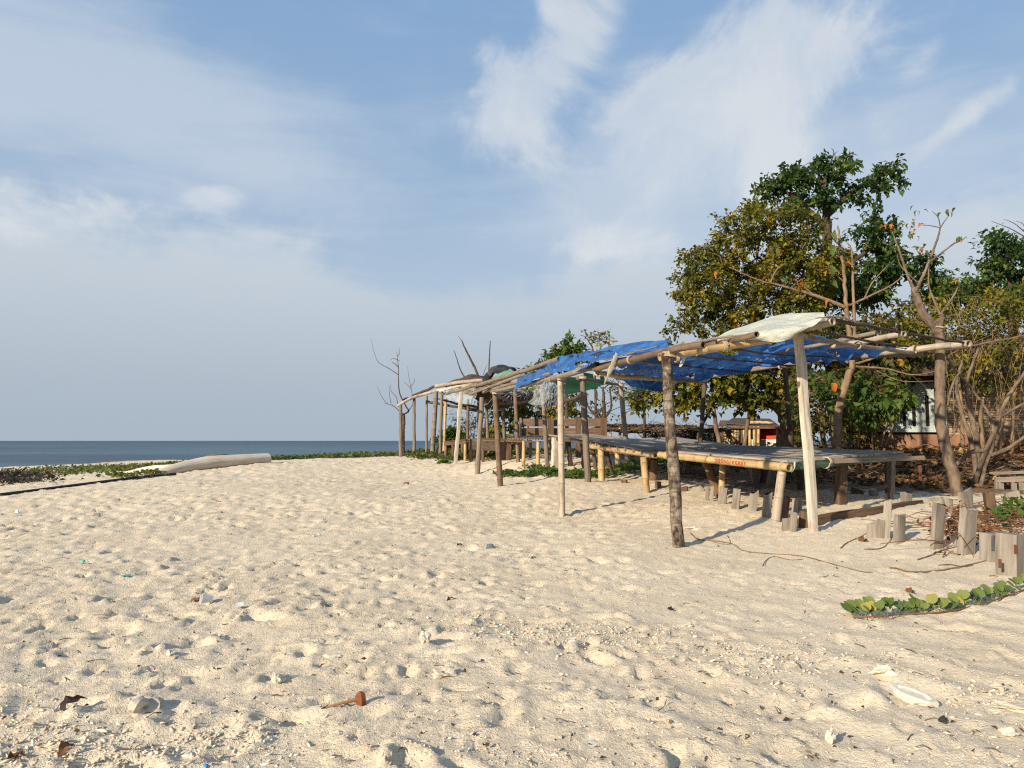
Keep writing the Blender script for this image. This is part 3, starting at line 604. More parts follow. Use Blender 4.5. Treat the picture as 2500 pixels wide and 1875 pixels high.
solo('clear_sheet', sheet([[(1092, 945, 24), (1125, 942, 23.5), (1165, 940, 23)], [(1088, 965, 23.8), (1125, 968, 23.3), (1163, 965, 22.8)], [(1095, 977, 23.8), (1125, 985, 23.3), (1158, 990, 22.8)]], 30, 22, .05, .05, 8), CLEAR, 'milky clear plastic sheet hanging from the far shelter', 'plastic sheet')
solo('clear_bag', sheet([[(1292, 935, 17), (1315, 938, 16.5), (1335, 940, 16)], [(1298, 960, 17), (1320, 965, 16.5), (1345, 962, 16)], [(1290, 985, 17), (1318, 995, 16.5), (1340, 985, 16)]], 28, 24, .05, .1, 9), CLEAR, 'crumpled clear plastic bag caught under the roof beam', 'plastic bag')

# tarpaulins ---------------------------------------------------------------
solo('blue_tarpaulin', sheet([[(1255, 948, 12.9), (1330, 918, 11.0), (1400, 903, 9.75), (1500, 878, 8.7), (1650, 851, 7.6)],
      [(1260, 939, 13.1), (1330, 905, 11.4), (1400, 882, 10.2), (1500, 860, 9.2), (1645, 842, 8.2)],
      [(1275, 930, 14.5), (1340, 897, 12.6), (1395, 872, 11.3), (1480, 858, 10.4), (1635, 838, 9.3)],
      [(1300, 925, 15), (1360, 900, 13.5), (1410, 875, 12.5), (1480, 868, 12), (1630, 850, 11)]], 120, 50, .05, .08, 1, .17, fx=.4, fy=1.1), TBLUE, 'bright blue tarpaulin bunched along the front beam, torn at its left tail', 'tarpaulin')
solo('blue_tarpaulin', sheet([[(1480, 880, 9.6), (1640, 876, 9.2), (1800, 862, 9.6), (1960, 832, 9.6), (2235, 850, 10.8)],
      [(1500, 905, 11), (1640, 892, 11), (1800, 880, 11), (1960, 858, 11.2), (2190, 855, 11)],
      [(1530, 930, 13), (1640, 905, 13), (1790, 894, 12.6), (1960, 873, 12.2), (2140, 862, 11.4)],
      [(1560, 948, 14.5), (1625, 935, 14.5), (1720, 918, 14.4), (1880, 890, 13.2), (2080, 870, 12)]], 120, 50, .085, .08, 2, .16, fx=.7, fy=1.2), TBLUE, 'dark blue tarpaulin sagging beneath the rafters over the platforms', 'tarpaulin')
solo('blue_tarpaulin', sheet([[(1480, 905, 12.5), (1530, 912, 13), (1580, 915, 13.5), (1630, 915, 13.5)], [(1500, 925, 13), (1540, 930, 13.4), (1590, 935, 13.8), (1640, 925, 13.8)], [(1510, 935, 13.5), (1550, 950, 13.8), (1600, 955, 14), (1645, 935, 14)]], 40, 26, .08, .09, 22, .15, fx=.8), TBLUE, 'blue tarpaulin flap drooping behind the palm post', 'tarpaulin')
solo('white_sheet', sheet([[(1735, 824, 9.4), (1800, 800, 9), (1880, 773, 8.7), (1950, 768, 8.4), (2015, 766, 8.2)],
      [(1742, 828, 8.8), (1800, 814, 8.4), (1880, 796, 8.0), (1950, 788, 7.7), (2020, 774, 7.6)],
      [(1762, 830, 8.2), (1800, 824, 7.9), (1855, 815, 7.6), (1930, 803, 7.4), (1985, 795, 7.4)],
      [(1790, 829, 8.1), (1830, 824, 7.9), (1862, 830, 7.6), (1905, 834, 7.45), (1950, 806, 7.4)]], 70, 40, .028, .04, 12, 0, fx=.5, fy=1.4), TWHITE, 'white plastic sheet draped over the raised roof corner', 'plastic sheet')
solo('white_rag', MB().sweep(bez(PP([(1506, 862, 8.65), (1500, 880, 8.65), (1494, 895, 8.66), (1484, 918, 8.65), (1475, 938, 8.65)]), 16), np.array([(1, 0), (.3, .5), (-.9, .3), (-.6, -.5), (.5, -.45)])*.03, np.interp(np.linspace(0, 1, 16), [0, .15, .5, 1], [.5, 1, .8, .2])*(1+.25*RNG.standard_normal(16))), plain('dirty_rag', (.36, .32, .24), .9), 'twisted dirty white rag hanging from the front beam', 'rag')
solo('white_rag', sheet([[(1668, 872, 7.5), (1676, 872, 7.5)], [(1661, 884, 7.5), (1670, 885, 7.5)], [(1657, 896, 7.5), (1662, 896, 7.5)]], 6, 10, .03, 0, 15), TWHITE, 'short white rag strip hanging beside the palm post', 'rag')
fr = MB()
for k in range(70):
    u = random.random(); a = P(1325+u*55+random.gauss(0, 4), 935+random.gauss(0, 5), 10.6+u*.3); ln = random.uniform(.12, .5)
    e = a+np.array([-.35*random.random()-.05, random.gauss(0, .1), -1])*ln*.8
    fr.tube([a, (a+e)/2+RNG.standard_normal(3)*.03, e], .003, .0015, 4, False)
for k in range(60):
    a = P(random.uniform(1500, 1640), random.uniform(898, 912), 11.5); e = a+np.array([random.gauss(0, .15), .1, random.gauss(-.08, .08)])
    fr.tube([a, (a+e)/2+RNG.standard_normal(3)*.03, e], .004, .002, 4, False)
for k in range(30):
    a = P(random.uniform(1230, 1300), random.uniform(938, 958), 15.5); e = a+np.array([-random.random()*.4, 0, random.gauss(-.15, .1)])
    fr.tube([a, (a+e)/2+RNG.standard_normal(3)*.03, e], .004, .002, 4, False)
solo('frayed_strands', fr, FRAY, 'loose frayed tarpaulin strands hanging from the beams', 'strands', kind='stuff', ang=None)

# ================================================================== plank platforms
def platform(label, FL, FR, BR, BL, nplank, over=.04):
    """corner points of the top; planks run along the front edge"""
    FL, FR, BR, BL = map(np.asarray, (FL, FR, BR, BL)); c = (FL+FR+BR+BL)/4
    t = thing('plank_platform', label, 'platform', (c[0], c[1], G(c[0], c[1])))
    n = np.cross(FR-FL, BL-FL); n /= np.linalg.norm(n); n = n if n[2] > 0 else -n
    for i in range(nplank):
        u = (i+.5)/nplank; a = FL+(BL-FL)*u; b = FR+(BR-FR)*u; dr = (b-a)/np.linalg.norm(b-a); wd = np.linalg.norm((BL-FL))/nplank
        a = a-dr*(random.random()*over)-n*.014+n*random.gauss(0, .003); b = b+dr*(random.random()*over)-n*.014+n*random.gauss(0, .003)
        m = MB().box(a, b, wd-.007, .028, up=n, ch=.1, seg=4, jit=.003); part('plank', m, WDECK, t)
    return t, n
def joists(t, FL, FR, n, L, zs, m=WGREY, w=.05, h=.06, drop=.058):
    d = np.cross(n, (FR-FL)/np.linalg.norm(FR-FL)); 
    for u in zs:
        a = FL+(FR-FL)*u-n*drop-d*.03; part('joist', MB().box(a, a+d*L, w*random.uniform(.7, 1.2), h, up=n), m, t)
# strokes for the painted price
GL = {'5': [[(.8, 1), (.2, 1), (.15, .6), (.6, .62), (.8, .35), (.6, .05), (.1, .05)]], '0': [[(.5, .95), (.2, .7), (.2, .3), (.5, .05), (.8, .3), (.8, .7), (.5, .95)]], '/': [[(.65, 1), (.4, .5), (.45, 0)]],
      'P': [[(.2, 0), (.2, .9)], [(.2, .9), (.7, .8), (.65, .5), (.2, .45)]], 'E': [[(.75, .85), (.25, .85), (.25, .05), (.75, .05)], [(.25, .45), (.65, .45)]], 'R': [[(.2, 0), (.2, .85), (.7, .75), (.6, .45), (.2, .45)], [(.45, .45), (.75, 0)]],
      'A': [[(.1, 0), (.45, .9), (.8, 0)], [(.25, .35), (.65, .35)]], 'K': [[(.2, .9), (.2, 0)], [(.7, .85), (.2, .4), (.75, 0)]]}
def writing(parent, text, a, b, r, hgt, start, step, m, pen=.0045):
    """brush strokes lying on the camera-side face of the bamboo a->b"""
    d = (b-a)/np.linalg.norm(b-a); upv = np.array([0, 0, 1.0]); upv -= d*upv.dot(d); upv /= np.linalg.norm(upv); nr = np.cross(d, upv); nr = nr if nr[1] < 0 else -nr
    x = start
    for ch in text:
        mb = MB(); sc = random.uniform(.8, 1.1); dy = random.gauss(0, .05)
        for st in GL[ch]:
            pts = []
            for (u, v) in bez([(q[0], q[1], 0) for q in st], 8)[:, :2]:
                th = ((v-.5)*sc+dy)*hgt/r; pts.append(a+d*(x+u*step*.85)+(nr*math.cos(th)+upv*math.sin(th))*(r*1.055+.001))
            mb.tube(pts, pen, pen*.8, 5)
        part('painted_letter', mb, m, parent); x += step
# --- near platform
FLc, FRc, BRc, BLc = P(1640, 1101, 11.5), P(1921, 1124, 8.95), P(2200, 1101, 10.7), P(1815, 1087, 13.2)
t1, n1_ = platform('nearest grey plank platform on thick bamboo rails with red painted price', FLc, FRc, BRc, BLc, 14)
ra, rb = P(1928, 1142, 8.93), P(1611, 1110, 11.65)
rail = part('rail', MB().bamboo([ra, rb], .052), BTAN, t1, 'thick yellow bamboo front rail with price')
writing(rail, '50000/PERAK', rb, ra, .052, .048, 1.50, .062, RED)
part('rail', MB().bamboo([P(2222, 1116, 10.9), P(1870, 1100, 13.4)], .052), BTAN, t1, 'yellow bamboo rear rail sticking out')
joists(t1, FLc, FRc, n1_, 2.5, (.02, .18, .34, .45, .62, .74, .88))
part('edge_board', MB().box(FRc+(BRc-FRc)*.0-n1_*.075, BRc-n1_*.075+(BRc-FRc)*.01, .03, .095, up=n1_, seg=5, jit=.002), GREENP, t1, 'green painted edge board with worn paint')
part('edge_board', MB().box(FRc-n1_*.074+(BRc-FRc)*.42+np.array([.018, -.024, 0]), FRc-n1_*.07+(BRc-FRc)*.53+np.array([.018, -.024, 0]), .006, .05, up=n1_), RED, t1, 'red patch on the edge board')
def leg(t, top, bot, d, wpx, m, kind='bamboo', db=None, label=None): return post(t, 'leg', top, bot, d, wpx, m, kind, label, db, .25)
leg(t1, (1909, 1152), (1893, 1274), 8.95, 23, BPALE, label='stout pale bamboo front leg')
leg(t1, (1764, 1128), (1762, 1190), 11.2, 16, BTAN); leg(t1, (1722, 1122), (1746, 1190), 11.6, 22, WBROWN, 'round', label='slanting brown stump leg')
leg(t1, (2055, 1125), (2051, 1232), 9.95, 22, WBROWN, 'square', label='square brown leg on the right side')
leg(t1, (2178, 1118), (2174, 1222), 10.6, 13, WGREY, 'square'); leg(t1, (2163, 1118), (2165, 1220), 10.5, 8, WDARK, 'round')
leg(t1, (1835, 1120), (1842, 1170), 13, 16, WGREY, 'square'); leg(t1, (1868, 1120), (1866, 1172), 13, 16, WDARK, 'square'); leg(t1, (1890, 1120), (1882, 1172), 12.6, 14, WGREY, 'square')
leg(t1, (1945, 1110), (1953, 1182), 12, 12, WDARK, 'square')
for u, pt in ((.07, ra+(rb-ra)*.045), (.94, ra+(rb-ra)*.93)): part('lashing', MB().ring(pt, ra-rb, .056, .006, 3), ROPE, t1)
part('lashing', MB().ring(FRc+(BRc-FRc)*.30-n1_*.07, BRc-FRc, .07, .006, 2, pitch=.03), ROPE, t1, 'pale cord loop round the edge board')
part('lashing', MB().tube(bez([FRc+(BRc-FRc)*.05-n1_*.03+np.array([0, -.03, 0]), FRc+(BRc-FRc)*.04-n1_*.1+np.array([0, -.05, 0]), FRc+(BRc-FRc)*.02-n1_*.14+np.array([0, -.04, 0])], 6), .014, .008, 6), TWHITE, t1, 'white rag knot')
# --- middle platform
FLm, FRm, BRm, BLm = P(1441, 1074, 15.3), P(1573, 1097, 12.9), P(1808, 1088, 14.6), P(1650, 1067, 17.0)
t2, n2_ = platform('middle grey plank platform behind the palm trunk post on yellow bamboo legs', FLm, FRm, BRm, BLm, 14)
ra2, rb2 = P(1601, 1112, 12.6), P(1440, 1089, 15.4)
rail2 = part('rail', MB().bamboo([ra2, rb2], .05), BTAN, t2, 'yellow bamboo front rail with faint price')
writing(rail2, '50000K', rb2, ra2, .05, .045, 1.05, .10, RED, .0035)
part('rail', MB().bamboo([P(1780, 1098, 14.8), P(1640, 1080, 17)], .05), BTAN, t2)
joists(t2, FLm, FRm, n2_, 2.6, (.03, .14, .27, .42, .56, .70, .84, .97))
part('edge_board', MB().box(FRm-n2_*.06, BRm-n2_*.06, .03, .07, up=n2_), WGREY, t2)
leg(t2, (1467, 1096), (1469, 1181), 14.9, 17, BTAN); leg(t2, (1571, 1116), (1579, 1208), 12.9, 18, BTAN); leg(t2, (1596, 1122), (1596, 1155), 14.4, 20, WBROWN, 'round')
leg(t2, (1506, 1096), (1508, 1130), 17, 13, BTAN); leg(t2, (1676, 1098), (1674, 1155), 15.5, 14, WGREY, 'square'); leg(t2, (1480, 1096), (1488, 1130), 16, 10, WDARK, 'round')
for s_ in (.1, .55, .93): part('lashing', MB().ring(ra2+(rb2-ra2)*s_, ra2-rb2, .054, .006, 3), ROPE, t2)
# --- third platform, dark, behind
FLt, FRt, BRt, BLt = P(1346, 1062, 18.2), P(1440, 1073, 16.6), P(1530, 1068, 18.2), P(1440, 1060, 20)
t3, n3_ = platform('weathered platform with a white painted leg below the plank screen', FLt, FRt, BRt, BLt, 9)
part('rail', MB().box(FLt-n3_*.07, FRt-n3_*.07, .05, .09, up=n3_), WDARK, t3)
leg(t3, (1356, 1068), (1354, 1137), 18, 14, WPALE, 'square', label='white painted leg'); leg(t3, (1388, 1078), (1392, 1118), 18, 9, WDARK, 'square'); leg(t3, (1422, 1078), (1425, 1124), 17.4, 9, WDARK, 'square'); leg(t3, (1446, 1080), (1452, 1128), 17.2, 10, WBROWN, 'round')
# --- slatted platform
FLs, FRs, BRs, BLs = P(1234, 1071, 20.2), P(1318, 1073, 18.6), P(1352, 1064, 19.4), P(1255, 1064, 21.5)
t4 = thing('slatted_bench', 'low slatted bench on yellow bamboo legs in front of the plank screen', 'bench', hit(1290, 1130))
for i in range(14):
    u = i/13; a = FLs+(FRs-FLs)*u; b = BLs+(BRs-BLs)*u; part('slat', MB().box(a, b, .05, .03), WGREY, t4)
part('rail', MB().box(FLs-[0, 0, .06], FRs-[0, 0, .06], .04, .05), WBROWN, t4); part('rail', MB().box(BLs-[0, 0, .06], BRs-[0, 0, .06], .04, .05), WBROWN, t4)
leg(t4, (1279, 1076), (1278, 1128), 19, 9, BTAN); leg(t4, (1314, 1078), (1313, 1135), 18.4, 10, BTAN); leg(t4, (1296, 1072), (1294, 1122), 21, 7, WGREY, 'round'); leg(t4, (1340, 1070), (1340, 1120), 19.6, 7, WGREY, 'round')
part('side_panel', MB().box(P(1234, 1079, 20.2), P(1234, 1124, 20.2), .32, .03, up=(.25, -1, 0)), WBROWN, t4, 'brown side panel board')
# --- plank backrest panel
bk = thing('plank_screen', 'upright screen of two wide brown boards with a gap between', 'screen', hit(1380, 1125))
for (x0, x1, d0, d1) in ((1274, 1352, 20.8, 20.5), (1352, 1420, 20.5, 20.2), (1420, 1482, 20.2, 20)):
    for (ya, yb) in ((1022, 1041), (1045, 1066)):
        part('board', MB().box(P(x0+1, (ya+yb)/2, d0), P(x1-1, (ya+yb)/2, d1), .03, (yb-ya)*20.4/F, seg=3, jit=.002), WBROWN, bk)
for x, d, w_ in ((1271, 20.8, .07), (1345, 20.42, .17), (1412, 20.15, .16), (1474, 19.9, .18)): part('upright', MB().box(P(x, 1020, d-.06), P(x, 1120, d-.06), w_, .03, up=(0, -1, 0)), WBROWN if w_ > .1 else WGREY, bk)
# --- far benches
for lab, a, b, dpt, dpt2, hh in (('low brown plank bench under the far shelter, left of the dark bench', (1085, 1079), (1139, 1074), 24, 23.2, .1), ('dark plank bench with deep front board beside the crooked post', (1145, 1073), (1234, 1078), 23, 21.6, .28)):
    A, B = P(*a, dpt), P(*b, dpt2); t = thing('plank_bench', lab, 'bench', ((A[0]+B[0])/2, (A[1]+B[1])/2, G((A[0]+B[0])/2, (A[1]+B[1])/2))); bk2 = np.array([.5, 1.4, .05])
    for i in range(6):
        u = (i+.5)/6; part('plank', MB().box(A+bk2*u, B+bk2*u, .23, .03), WBROWN, t)
    part('front_board', MB().box(A-[0, 0, .02+hh/2], B-[0, 0, .02+hh/2], .03, hh), WDARK if hh > .2 else WBROWN, t)
    for u, v, mm in ((.06, 0, BBROWN), (.94, 0, BTAN), (.4, .0, WBROWN), (.06, 1, BBROWN), (.94, 1, BBROWN)):
        p = A+(B-A)*u+bk2*v*.9+np.array([0, .05, 0]); part('leg', MB().bamboo([[p[0], p[1], G(p[0], p[1])-.2], p-[0, 0, .02]], .05), mm, t)

# ================================================================== stakes and timber in the sand
def stake(top, bot, wpx, lab, name='wooden_stake', thick=.6, lean=0, m=None, cat='stake', rot=None):
    b = hit(*bot); d = b[1]; t = P(top[0], top[1], d+lean); b = b+(b-t)/np.linalg.norm(b-t)*.25; wd = wpx*d/F
    mb = MB(); a = rot if rot is not None else random.uniform(.15, .55)
    mb.sweep([b, b+(t-b)*.5, b+(t-b)*.97, t], np.array([(.5, -.44*thick), (.44, -.5*thick), (-.44, -.5*thick), (-.5, -.44*thick), (-.5, .44*thick), (-.44, .5*thick), (.44, .5*thick), (.5, .44*thick)])*wd, [1.0, 1.02, 1.0, .97], up=(-math.sin(a), -math.cos(a), 0)); vv = mb.v[-1]; vv[-18:] += RNG.standard_normal((18, 3))*wd*[.03, .03, .06]; vv[-10:-2, 2] += (vv[-10:-2, 0]-vv[-1, 0])*random.gauss(0, .35)
    return solo(name, mb, m or WSTAKE, lab, cat, 'stakes of the old retaining row', org=(b+(t-b)*.3))
SK = [((1713, 1181), (1713, 1204), 13, 'short grey stake farthest left in the row before the slanting leg'), ((1728, 1187), (1726, 1220), 10, 'left one of a close pair of narrow stakes beneath the near platform'), ((1739, 1188), (1737, 1223), 8, 'right one of a close pair of narrow stakes beneath the near platform'),
      ((1767, 1190), (1762, 1234), 19, 'broad grey stake directly before the yellow bamboo inner leg'), ((1800, 1194), (1795, 1247), 18, 'upright grey stake right of the yellow bamboo inner leg'), ((1842, 1203), (1836, 1250), 20, 'grey stake midway between inner and front bamboo legs'),
      ((1876, 1205), (1870, 1263), 20, 'grey stake touching the left side of the stout front leg'), ((1919, 1214), (1914, 1265), 17, 'dark grey stake just right of the stout front leg'), ((1942, 1217), (1940, 1252), 13, 'thin split stake behind the low stump, left half'), ((1955, 1217), (1952, 1250), 10, 'thin split stake behind the low stump, right half'),
      ((1921, 1266), (1919, 1293), 18, 'lowest stub stake left of the pale bleached post'), ((1939, 1250), (1936, 1295), 15, 'taller squared stake between stub and bleached post'), ((1963, 1252), (1961, 1287), 22, 'dark stake against the foot of the bleached post'),
      ((2131, 1277), (2131, 1310), 27, 'short cracked stake, first of the right-hand row'), ((2151, 1269), (2151, 1313), 14, 'narrow half-height stake leaning on the tall thin one'), ((2168, 1222), (2163, 1313), 17, 'tall thin stake standing in front of the half-buried beam'),
      ((2197, 1258), (2195, 1322), 27, 'squared stake right of the tall thin one'), ((2293, 1230), (2286, 1337), 29, 'tall broad stake standing alone between two gaps'), ((2365, 1243), (2358, 1348), 40, 'widest tall stake beside the dead vines'),
      ((2355, 1200), (2360, 1243), 31, 'leaning stake close behind the widest tall stake'), ((2414, 1201), (2420, 1258), 22, 'narrow dark-edged stake behind the dead vines'), ((2468, 1200), (2478, 1250), 30, 'broad leaning stake near the right edge behind vines'),
      ((2133, 1197), (2134, 1214), 20, 'small stub beneath the platform right end'), ((2212, 1204), (2212, 1230), 26, 'small double-grained stub right of the platform leg'), ((2301, 1218), (2300, 1240), 13, 'left small stub behind the tall lone stake'), ((2316, 1218), (2319, 1248), 15, 'right small stub behind the tall lone stake'),
      ((2092, 1196), (2093, 1210), 24, 'dark low stub right of the square brown leg'), ((1607, 1176), (1606, 1192), 15, 'dark block stub left of the palm post'), ((1671, 1188), (1671, 1201), 14, 'dark block stub just right of the palm post'), ((1524, 1172), (1524, 1178), 14, 'tiny dark stub left of the middle platform leg')]
for a, b, w_, lab in SK: stake(a, b, w_, lab, m=WBROWN if 'dark' in lab else WSTAKE, rot=(-.35 if a[0] > 2190 and a[0] < 2400 else None), thick=.45 if w_ > 25 else .7)
b1 = thing('timber_block', 'thick squared timber block with rusty bolt holes at the right edge', 'block', hit(2470, 1397))
p = hit(2468, 1398); tp = P(2470, 1303, p[1]); part('body', MB().sweep([p-[0, 0, .25], p+(tp-p)*.5, tp], np.array([(.5, -.4), (.5, .4), (-.5, .4), (-.5, -.4)])*.19, [1, 1.02, .99], up=(.55, -.85, 0)), WSTAKE, b1)
for (x, y) in ((2441, 1365), (2479, 1330)): part('bolt', MB().box(P(x, y, p[1]-.115), P(x+1, y+22, p[1]-.115), .022, .012, up=(0, -1, 0)), plain('rust', (.14, .055, .03), .95), b1)
b2 = thing('timber_block', 'notched grey timber block leaning left of the bolted block', 'block', hit(2425, 1360))
p = hit(2425, 1362); tp = P(2428, 1302, p[1]); part('body', MB().sweep([p-[0, 0, .25], tp], np.array([(.5, -.3), (.5, .3), (-.5, .3), (-.5, -.3)])*.2, [1, 1], up=(.2, -.97, 0)), WSTAKE, b2)
part('plate', MB().box(P(2432, 1308, p[1]-.075), P(2430, 1344, p[1]-.075), .085, .012, up=(.2, -.97, 0)), plain('dark_metal_plate', (.10, .095, .09), .8), b2)
bm = np.array([hit(1955, 1284), hit(2060, 1264), hit(2150, 1252), hit(2252, 1232)]); bm[:, 2] += .02
bm[3][2] += .03
solo('half_buried_beam', MB().sweep(bez(bm, 8), np.array([(.5, -.5), (.5, .5), (-.5, .5), (-.5, -.5)])*.11, [1, 1, 1, 1, 1, .95, .7, .2]), WBROWN, 'long dark beam half buried in sand right of the bleached post', 'beam')
solo('driftwood_wedge', MB().sweep([hit(2300, 1228)+[0, .0, .05], hit(2258, 1225)+[0, 0, .05]], np.array([(.5, -.5), (.5, .5), (-.5, .5), (-.5, -.5)])*.06, [1, .1]), WSTAKE, 'pointed wood sliver lying behind the tall lone stake', 'driftwood')
# small bench at right edge
t5 = thing('small_bench', 'little weathered plank bench at the far right edge', 'bench', hit(2470, 1192))
A, B = P(2430, 1157, 11.6), P(2560, 1152, 11.0); bb = np.array([.25, .5, 0])
for i in range(3): part('plank', MB().box(A+bb*i*.36, B+bb*i*.36, .17, .03), WGREY, t5)
part('rail', MB().box(A-[0, .05, .09], B-[0, .05, .09], .03, .08), WGREY, t5)
for u in (.03, .1, .35, .5, .95):
    p = A+(B-A)*u+[0, .0, -.05]; part('leg', MB().box([p[0], p[1], G(p[0], p[1])-.2], p, .07, .05, up=(0, -1, 0)), WSTAKE, t5)
solo('metal_post', MB().box(hit(2247, 1178)-[0, 0, .2], P(2246, 1136, hit(2247, 1178)[1]), .045, .04, up=(0, -1, 0)), plain('rust', (.14, .055, .03), .95), 'short dark rusty post standing in the leaf litter', 'post')

# ================================================================== driftwood log, hose
lg = thing('driftwood_log', 'large bleached driftwood log with sawn right end lying on the crest', 'log', hit(540, 1142))
onl = lambda px, d, up: (lambda q: np.array([q[0], d, G(q[0], d)+up]))(P(px, 1130, d)); cA = onl(655, 22, .13); pth = bez([onl(372, 19.4, .0), onl(410, 19.7, .05), onl(465, 20.3, .10), onl(520, 20.8, .14), onl(590, 21.4, .13), cA], 22)
rr = np.interp(np.linspace(0, 1, 22), [0, .1, .35, .55, .8, 1], [.05, .11, .19, .22, .20, .175]); an = np.arange(16)*2*math.pi/16
part('trunk', MB().sweep(pth, np.stack([np.cos(an), np.sin(an)], 1)*(1+.06*np.sin(an*3+1))[:, None], rr), WDRIFT, lg)
part('branch_stub', MB().tube(bez([onl(485, 20.7, .25), onl(520, 20.95, .35), onl(556, 21.2, .36)], 8), .05, .02, 8, wob=.15), WGREY, lg)
part('root_flare', MB().tube(bez([onl(440, 20.3, .1), onl(370, 20.9, .09), onl(305, 21.4, .02)], 8), .13, .04, 10, wob=.08), WDRIFT, lg)
hp = [hit(x, y) for x, y in ((-40, 1216), (0, 1212), (100, 1199), (200, 1186), (300, 1173), (370, 1165), (430, 1160))]
hp = [np.array([hp[0][0]-k_, hp[0][1]-k_*.16, G(hp[0][0]-k_, hp[0][1]-k_*.16)]) for k_ in (9, 6, 3)]+hp
solo('black_hose', MB().tube(bez([q+[0, 0, .03] for q in hp], 60), .032, None, 8), plain('black_rubber', (.02, .02, .022), .6), 'long black hose lying straight across the sand at left', 'hose')

# ================================================================== huts
def wallquad(mb, a, b, z0, z1, th=.05):
    a, b = np.asarray(a, float), np.asarray(b, float); mb.box([a[0], a[1], (z0+z1)/2], [b[0], b[1], (z0+z1)/2], th, z1-z0, ch=0); return mb
def _weave(t):
    co = t.n('ShaderNodeTexCoord').outputs['Object']
    n = t.noise(co, 12, 4, .6); n2 = t.noise(t.vm('MULTIPLY', co, (6, 6, 45)), 1, 3, .6)
    c = t.mix(t.mr(n2, .3, .7), (.22, .15, .09), (.44, .34, .22)); c = t.mix(t.mr(n, .5, .7, 0, .5), c, (.12, .075, .045))
    return prin(t, c, .9, .15, n2, .6, .01)
STRIP = mat('bamboo_strip', _weave)
PAINTB = plain('pale_blue_paint', (.34, .40, .39), .7, .3, .2, 5)
hx0, hx1 = P(2085, 1060, 18.4), P(2760, 1060, 16.6); hz = 1.0
hut = thing('bamboo_hut', 'hut of woven bamboo strips with a slotted pale blue panel behind the trees', 'hut', ((hx0[0]+hx1[0])/2, (hx0[1]+hx1[1])/2+.8, hz))
dv = (hx1-hx0)/np.linalg.norm(hx1-hx0); nv = np.array([-dv[1], dv[0], 0.0]); L = np.linalg.norm((hx1-hx0)[:2]); pa = P(2292, 1000, 17.9)
for k in range(32):                                     # strips of the front wall, each its own piece
    z = hz+.28+k*.056; part('strip', MB().box(hx0+[0, 0, z-hx0[2]]+dv*1.95+RNG.standard_normal(3)*.004, hx0+[0, 0, z-hx0[2]]+dv*L+RNG.standard_normal(3)*.004, .02, .050, ch=.2), STRIP, hut)
mbx = MB(); wallquad(mbx, hx0+nv*.06, hx1+nv*.06, hz-.5, hz+2.1, .04); part('wall', mbx, WDARK, hut)
mbx = MB(); wallquad(mbx, hx0+nv*3, hx1+nv*3, hz-.5, hz+2.1, .06); wallquad(mbx, hx0+nv*.07, hx0+nv*3, hz-.5, hz+2.1, .06); wallquad(mbx, hx1+nv*.07, hx1+nv*3, hz-.5, hz+2.1, .06); part('wall', mbx, WDARK, hut)
mbx = MB(); wallquad(mbx, hx0-nv*.05, hx1-nv*.05, hz-.5, hz+.25, .10); part('plinth', mbx, plain('earth_plinth', (.22, .12, .075), .95), hut)
pan = part('panel', MB().box(hx0+dv*.3-nv*.06+[0, 0, hz+.30-hx0[2]+.62], hx0+dv*1.98-nv*.06+[0, 0, hz+.92-hx0[2]], .04, 1.22, ch=.03), PAINTB, hut, 'pale blue painted panel with upright slots')
for u in (.55, .86, 1.12, 1.33, 1.62): part('slot', MB().box(hx0+dv*u-nv*.083+[0, 0, hz+.46-hx0[2]], hx0+dv*u-nv*.083+[0, 0, hz+1.20+random.uniform(-.06, .06)-hx0[2]], .075, .012, up=nv, ch=0), plain('slot_dark', (.012, .01, .008), .9), pan)
part('frame', MB().box(hx0+dv*2.0-nv*.07+[0, 0, hz+.25-hx0[2]], hx0+dv*2.0-nv*.07+[0, 0, hz+1.6-hx0[2]], .07, .05, up=nv), PAINTB, hut)
for k in range(9):
    a = hx0-dv*.4+dv*(L+.8)*k/9; b = a+dv*(L+.8)/9*1.04; pr = MB()
    for e, (c0, c1) in enumerate(((-.7, 1.55), (3.7, 1.55))):
        q = lambda p, c, z: p+nv*c+[0, 0, hz+z-p[2]]
        Vq = [q(a, c0, 1.62), q(b, c0, 1.62), q(b, c1, 2.75), q(a, c1, 2.75)]; Vq += [v+np.array([0, 0, .03+.006*(k % 2)]) for v in Vq]
        pr.add(Vq, [(0, 1, 2, 3), (7, 6, 5, 4), (0, 4, 5, 1), (1, 5, 6, 2), (2, 6, 7, 3), (3, 7, 4, 0)])
    part('roof_sheet', pr, WDARK, hut)
# red and yellow hut far behind
rh = thing('beach_kiosk', 'small kiosk with red and yellow upper walls on a white base', 'kiosk', hit(1840, 1092) if False else P(1840, 1092, 27))
q0, q1 = P(1773, 1080, 27), P(1915, 1080, 26); zb = .5
def band(nm, px0, px1, y0, y1, m, off=0, lab=None):
    a, b = P(px0, y0, 25.9-(px0-1773)/142.), P(px1, y0, 25.9-(px1-1773)/142.); z0, z1 = P(px0, y1, 25.5)[2], P(px0, y0, 25.5)[2]; k = MB(); wallquad(k, a+[0, off, 0], b+[0, off, 0], z0, z1, .08); return part(nm, k, m, rh, lab)
band('base_wall', 1772, 1916, 1073, 1110, plain('white_plaster', (.52, .50, .46), .9)); band('upper_wall', 1772, 1807, 1044, 1072.6, plain('yellow_mat', (.55, .36, .14), .9, .2, .3, 20), .01, 'yellow woven wall'); band('upper_wall', 1795, 1807.5, 1063, 1072.8, RED, -.03, 'red strip of wall'); band('upper_wall', 1848, 1916, 1040, 1072.6, RED, .01, 'red wall')
band('back_wall', 1772, 1916, 1040, 1110, WDARK, 2.4)
